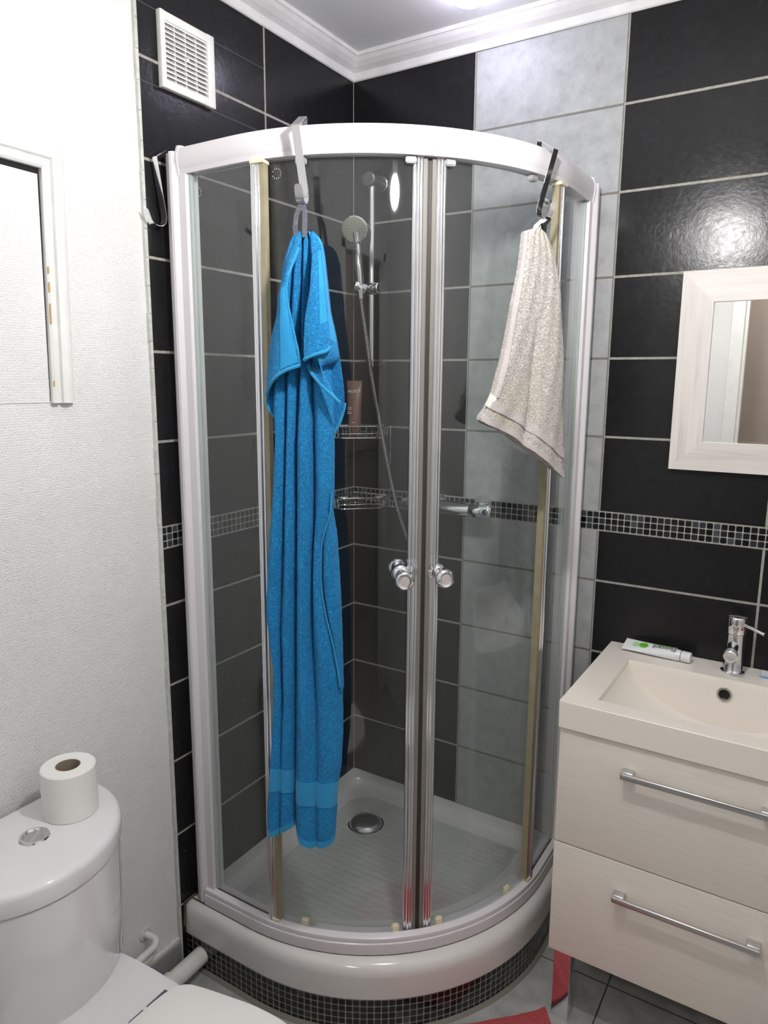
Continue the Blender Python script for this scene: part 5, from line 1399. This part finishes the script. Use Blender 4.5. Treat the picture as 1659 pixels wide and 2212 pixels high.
# pipes
dp = thing('waste_pipe', 'thick white waste pipe running low into the black mosaic plinth', 'pipe', (0.055, -0.9, 0.04))
G().tube([(0.050, -0.776, 0.045), (0.052, -0.93, 0.045)], 0.0225, 28).obj('pipe', MAT['pvc'], dp, True)
G().lathe([(0.0225, 0), (0.0265, 0.002), (0.0275, 0.006), (0.0262, 0.010), (0.0270, 0.014), (0.0262, 0.018), (0.0262, 0.06), (0.025, 0.062)], 28, Mz((0.052, -0.885, 0.045), (0.02, -1, 0))).obj('pipe_sleeve', MAT['pvc'], dp, True)
G().tube([(0.050, -0.7835, 0.045), (0.050, -0.7745, 0.045)], 0.027, 24).obj('pipe_collar', MAT['grime'], dp, True)
wp_ = thing('supply_pipes', 'pair of thin white painted water pipes bending out of the left wall', 'pipe', (0.02, -0.93, 0.15))
for pts, r_ in (([(-0.012, -0.912, 0.172), (0.012, -0.911, 0.173), (0.027, -0.911, 0.172), (0.033, -0.918, 0.165), (0.033, -0.930, 0.161), (0.032, -0.97, 0.157), (0.032, -1.10, 0.150)], 0.0085), ([(0.030, -0.914, 0.152), (0.027, -0.922, 0.138), (0.026, -0.945, 0.133), (0.026, -1.00, 0.130), (0.026, -1.10, 0.126)], 0.0070)):
    G().tube(catmull(pts, 6), r_, 16).obj('pipe', MAT['pvc'], wp_, True)
G().lathe([(0.018, 0), (0.016, 0.003), (0.010, 0.004)], 20, Mz((-0.009, -0.912, 0.172), (1, 0, 0))).obj('wall_collar', MAT['trim'], wp_, True)

# ================================================================== CORAL MAT
rows = []
edge = [(0.700, -0.575), (0.728, -0.556), (0.765, -0.520), (0.795, -0.490), (0.818, -0.466), (0.840, -0.446), (0.858, -0.428), (0.872, -0.437), (0.885, -0.458), (0.897, -0.485)]
edge = [(p.x, p.y) for p in catmull([(x, y, 0) for x, y in edge], 5)]
nE = len(edge); m = 40; A_ = []; B_ = []
fw2 = Vector((0.10, -1.0)).normalized()
for j in range(m+1):
    t = j/m
    for i, (x, y) in enumerate(edge):
        k = i/(nE-1); ln = 0.42+0.03*math.sin(k*9)
        xx = x+t*ln*0.16+(k-0.35)*0.55*t; yy = y-t*ln
        z = 0.006+0.010*abs(math.sin(k*8+t*3))*min(1, 4*t+0.3)+0.006*abs(math.sin(t*15+k*4))*min(1, 5*t)+(0.010*math.exp(-((k-0.72)/0.08)**2)*math.exp(-(t/0.12)**2))
        A_.append((xx, yy, z)); B_.append((xx, yy, max(0.0008, z-0.005)))
off = len(A_); F = []
for j in range(m):
    for i in range(nE-1):
        a = j*nE+i; F += [(a, a+1, a+nE+1, a+nE), (off+a, off+a+1, off+a+nE+1, off+a+nE)]
for j in range(m):
    for i in (0, nE-1): a = j*nE+i; F.append((a, a+nE, off+a+nE, off+a))
for i in range(nE-1):
    for j in (0, m): a = j*nE+i; F.append((a, a+1, off+a+1, off+a))
tag(obj('bath_mat', A_+B_, F, MAT['red'], None, True), 'crumpled coral red towelling mat on the floor by the cabinet leg', 'bath mat')

# ================================================================== LAMPS
lm = thing('ceiling_spotlight', 'round bright spotlight in the ceiling above the shower', 'ceiling light', SPOT_POS)
G().lathe([(0.046, 0.015), (0.052, 0.012), (0.051, 0.004), (0.046, 0.002), (0.044, 0.004)], 40, Matrix.Translation(SPOT_POS), cap=False).obj('lamp_ring', MAT['paint'], lm, True)
G().lathe([(0.043, 0.006), (0.042, -0.006), (0.036, -0.014), (0.024, -0.020), (0.010, -0.023), (0.0, -0.0235)], 36, Matrix.Translation(SPOT_POS), cap=False).obj('diffuser', emis('cool_led_diffuser', SPOT_COLOR, SPOT_STRENGTH), lm, True)
bl_ = thing('pendant_bulb', 'bare lit bulb hanging on a short cord from the ceiling in front of the basin', 'light bulb', BULB_POS)
sp = Matrix.Translation(BULB_POS)
G().lathe([(0.0001, -BULB_R*1.45)]+[(BULB_R*math.sin(PI*k/16), -BULB_R*1.45*math.cos(PI*k/16)) for k in range(1, 14)]+[(0.014, BULB_R*1.42), (0.013, BULB_R*1.5)], 28, sp, cap=False).obj('bulb', emis('warm_bulb', BULB_COLOR, BULB_STRENGTH), bl_, True)
G().lathe([(0.014, BULB_R*1.35), (0.017, BULB_R*1.4), (0.017, BULB_R*1.4+0.04), (0.005, BULB_R*1.4+0.05)], 24, sp).obj('socket', MAT['paint'], bl_, True)
G().tube([(BULB_POS[0], BULB_POS[1], BULB_POS[2]+BULB_R*1.4+0.045), (BULB_POS[0], BULB_POS[1], CEIL)], 0.003, 8).obj('cord', MAT['paint'], bl_, True)
hl = thing('hallway_fill', 'added fill light on the hallway ceiling brightening the hall beyond the doorway', 'ceiling light', (1.2, -2.75, CEIL))  # added fill with no known source, brightens the hallway in the mirror
G().lathe([(0.11, 0), (0.11, -0.02), (0.09, -0.045), (0.0, -0.05)], 32, Matrix.Translation((1.2, -2.75, CEIL))).obj('fill_disc', emis('hall_fill_glow', (1.0, 0.91, 0.84), HALL_FILL_STRENGTH), hl, True)
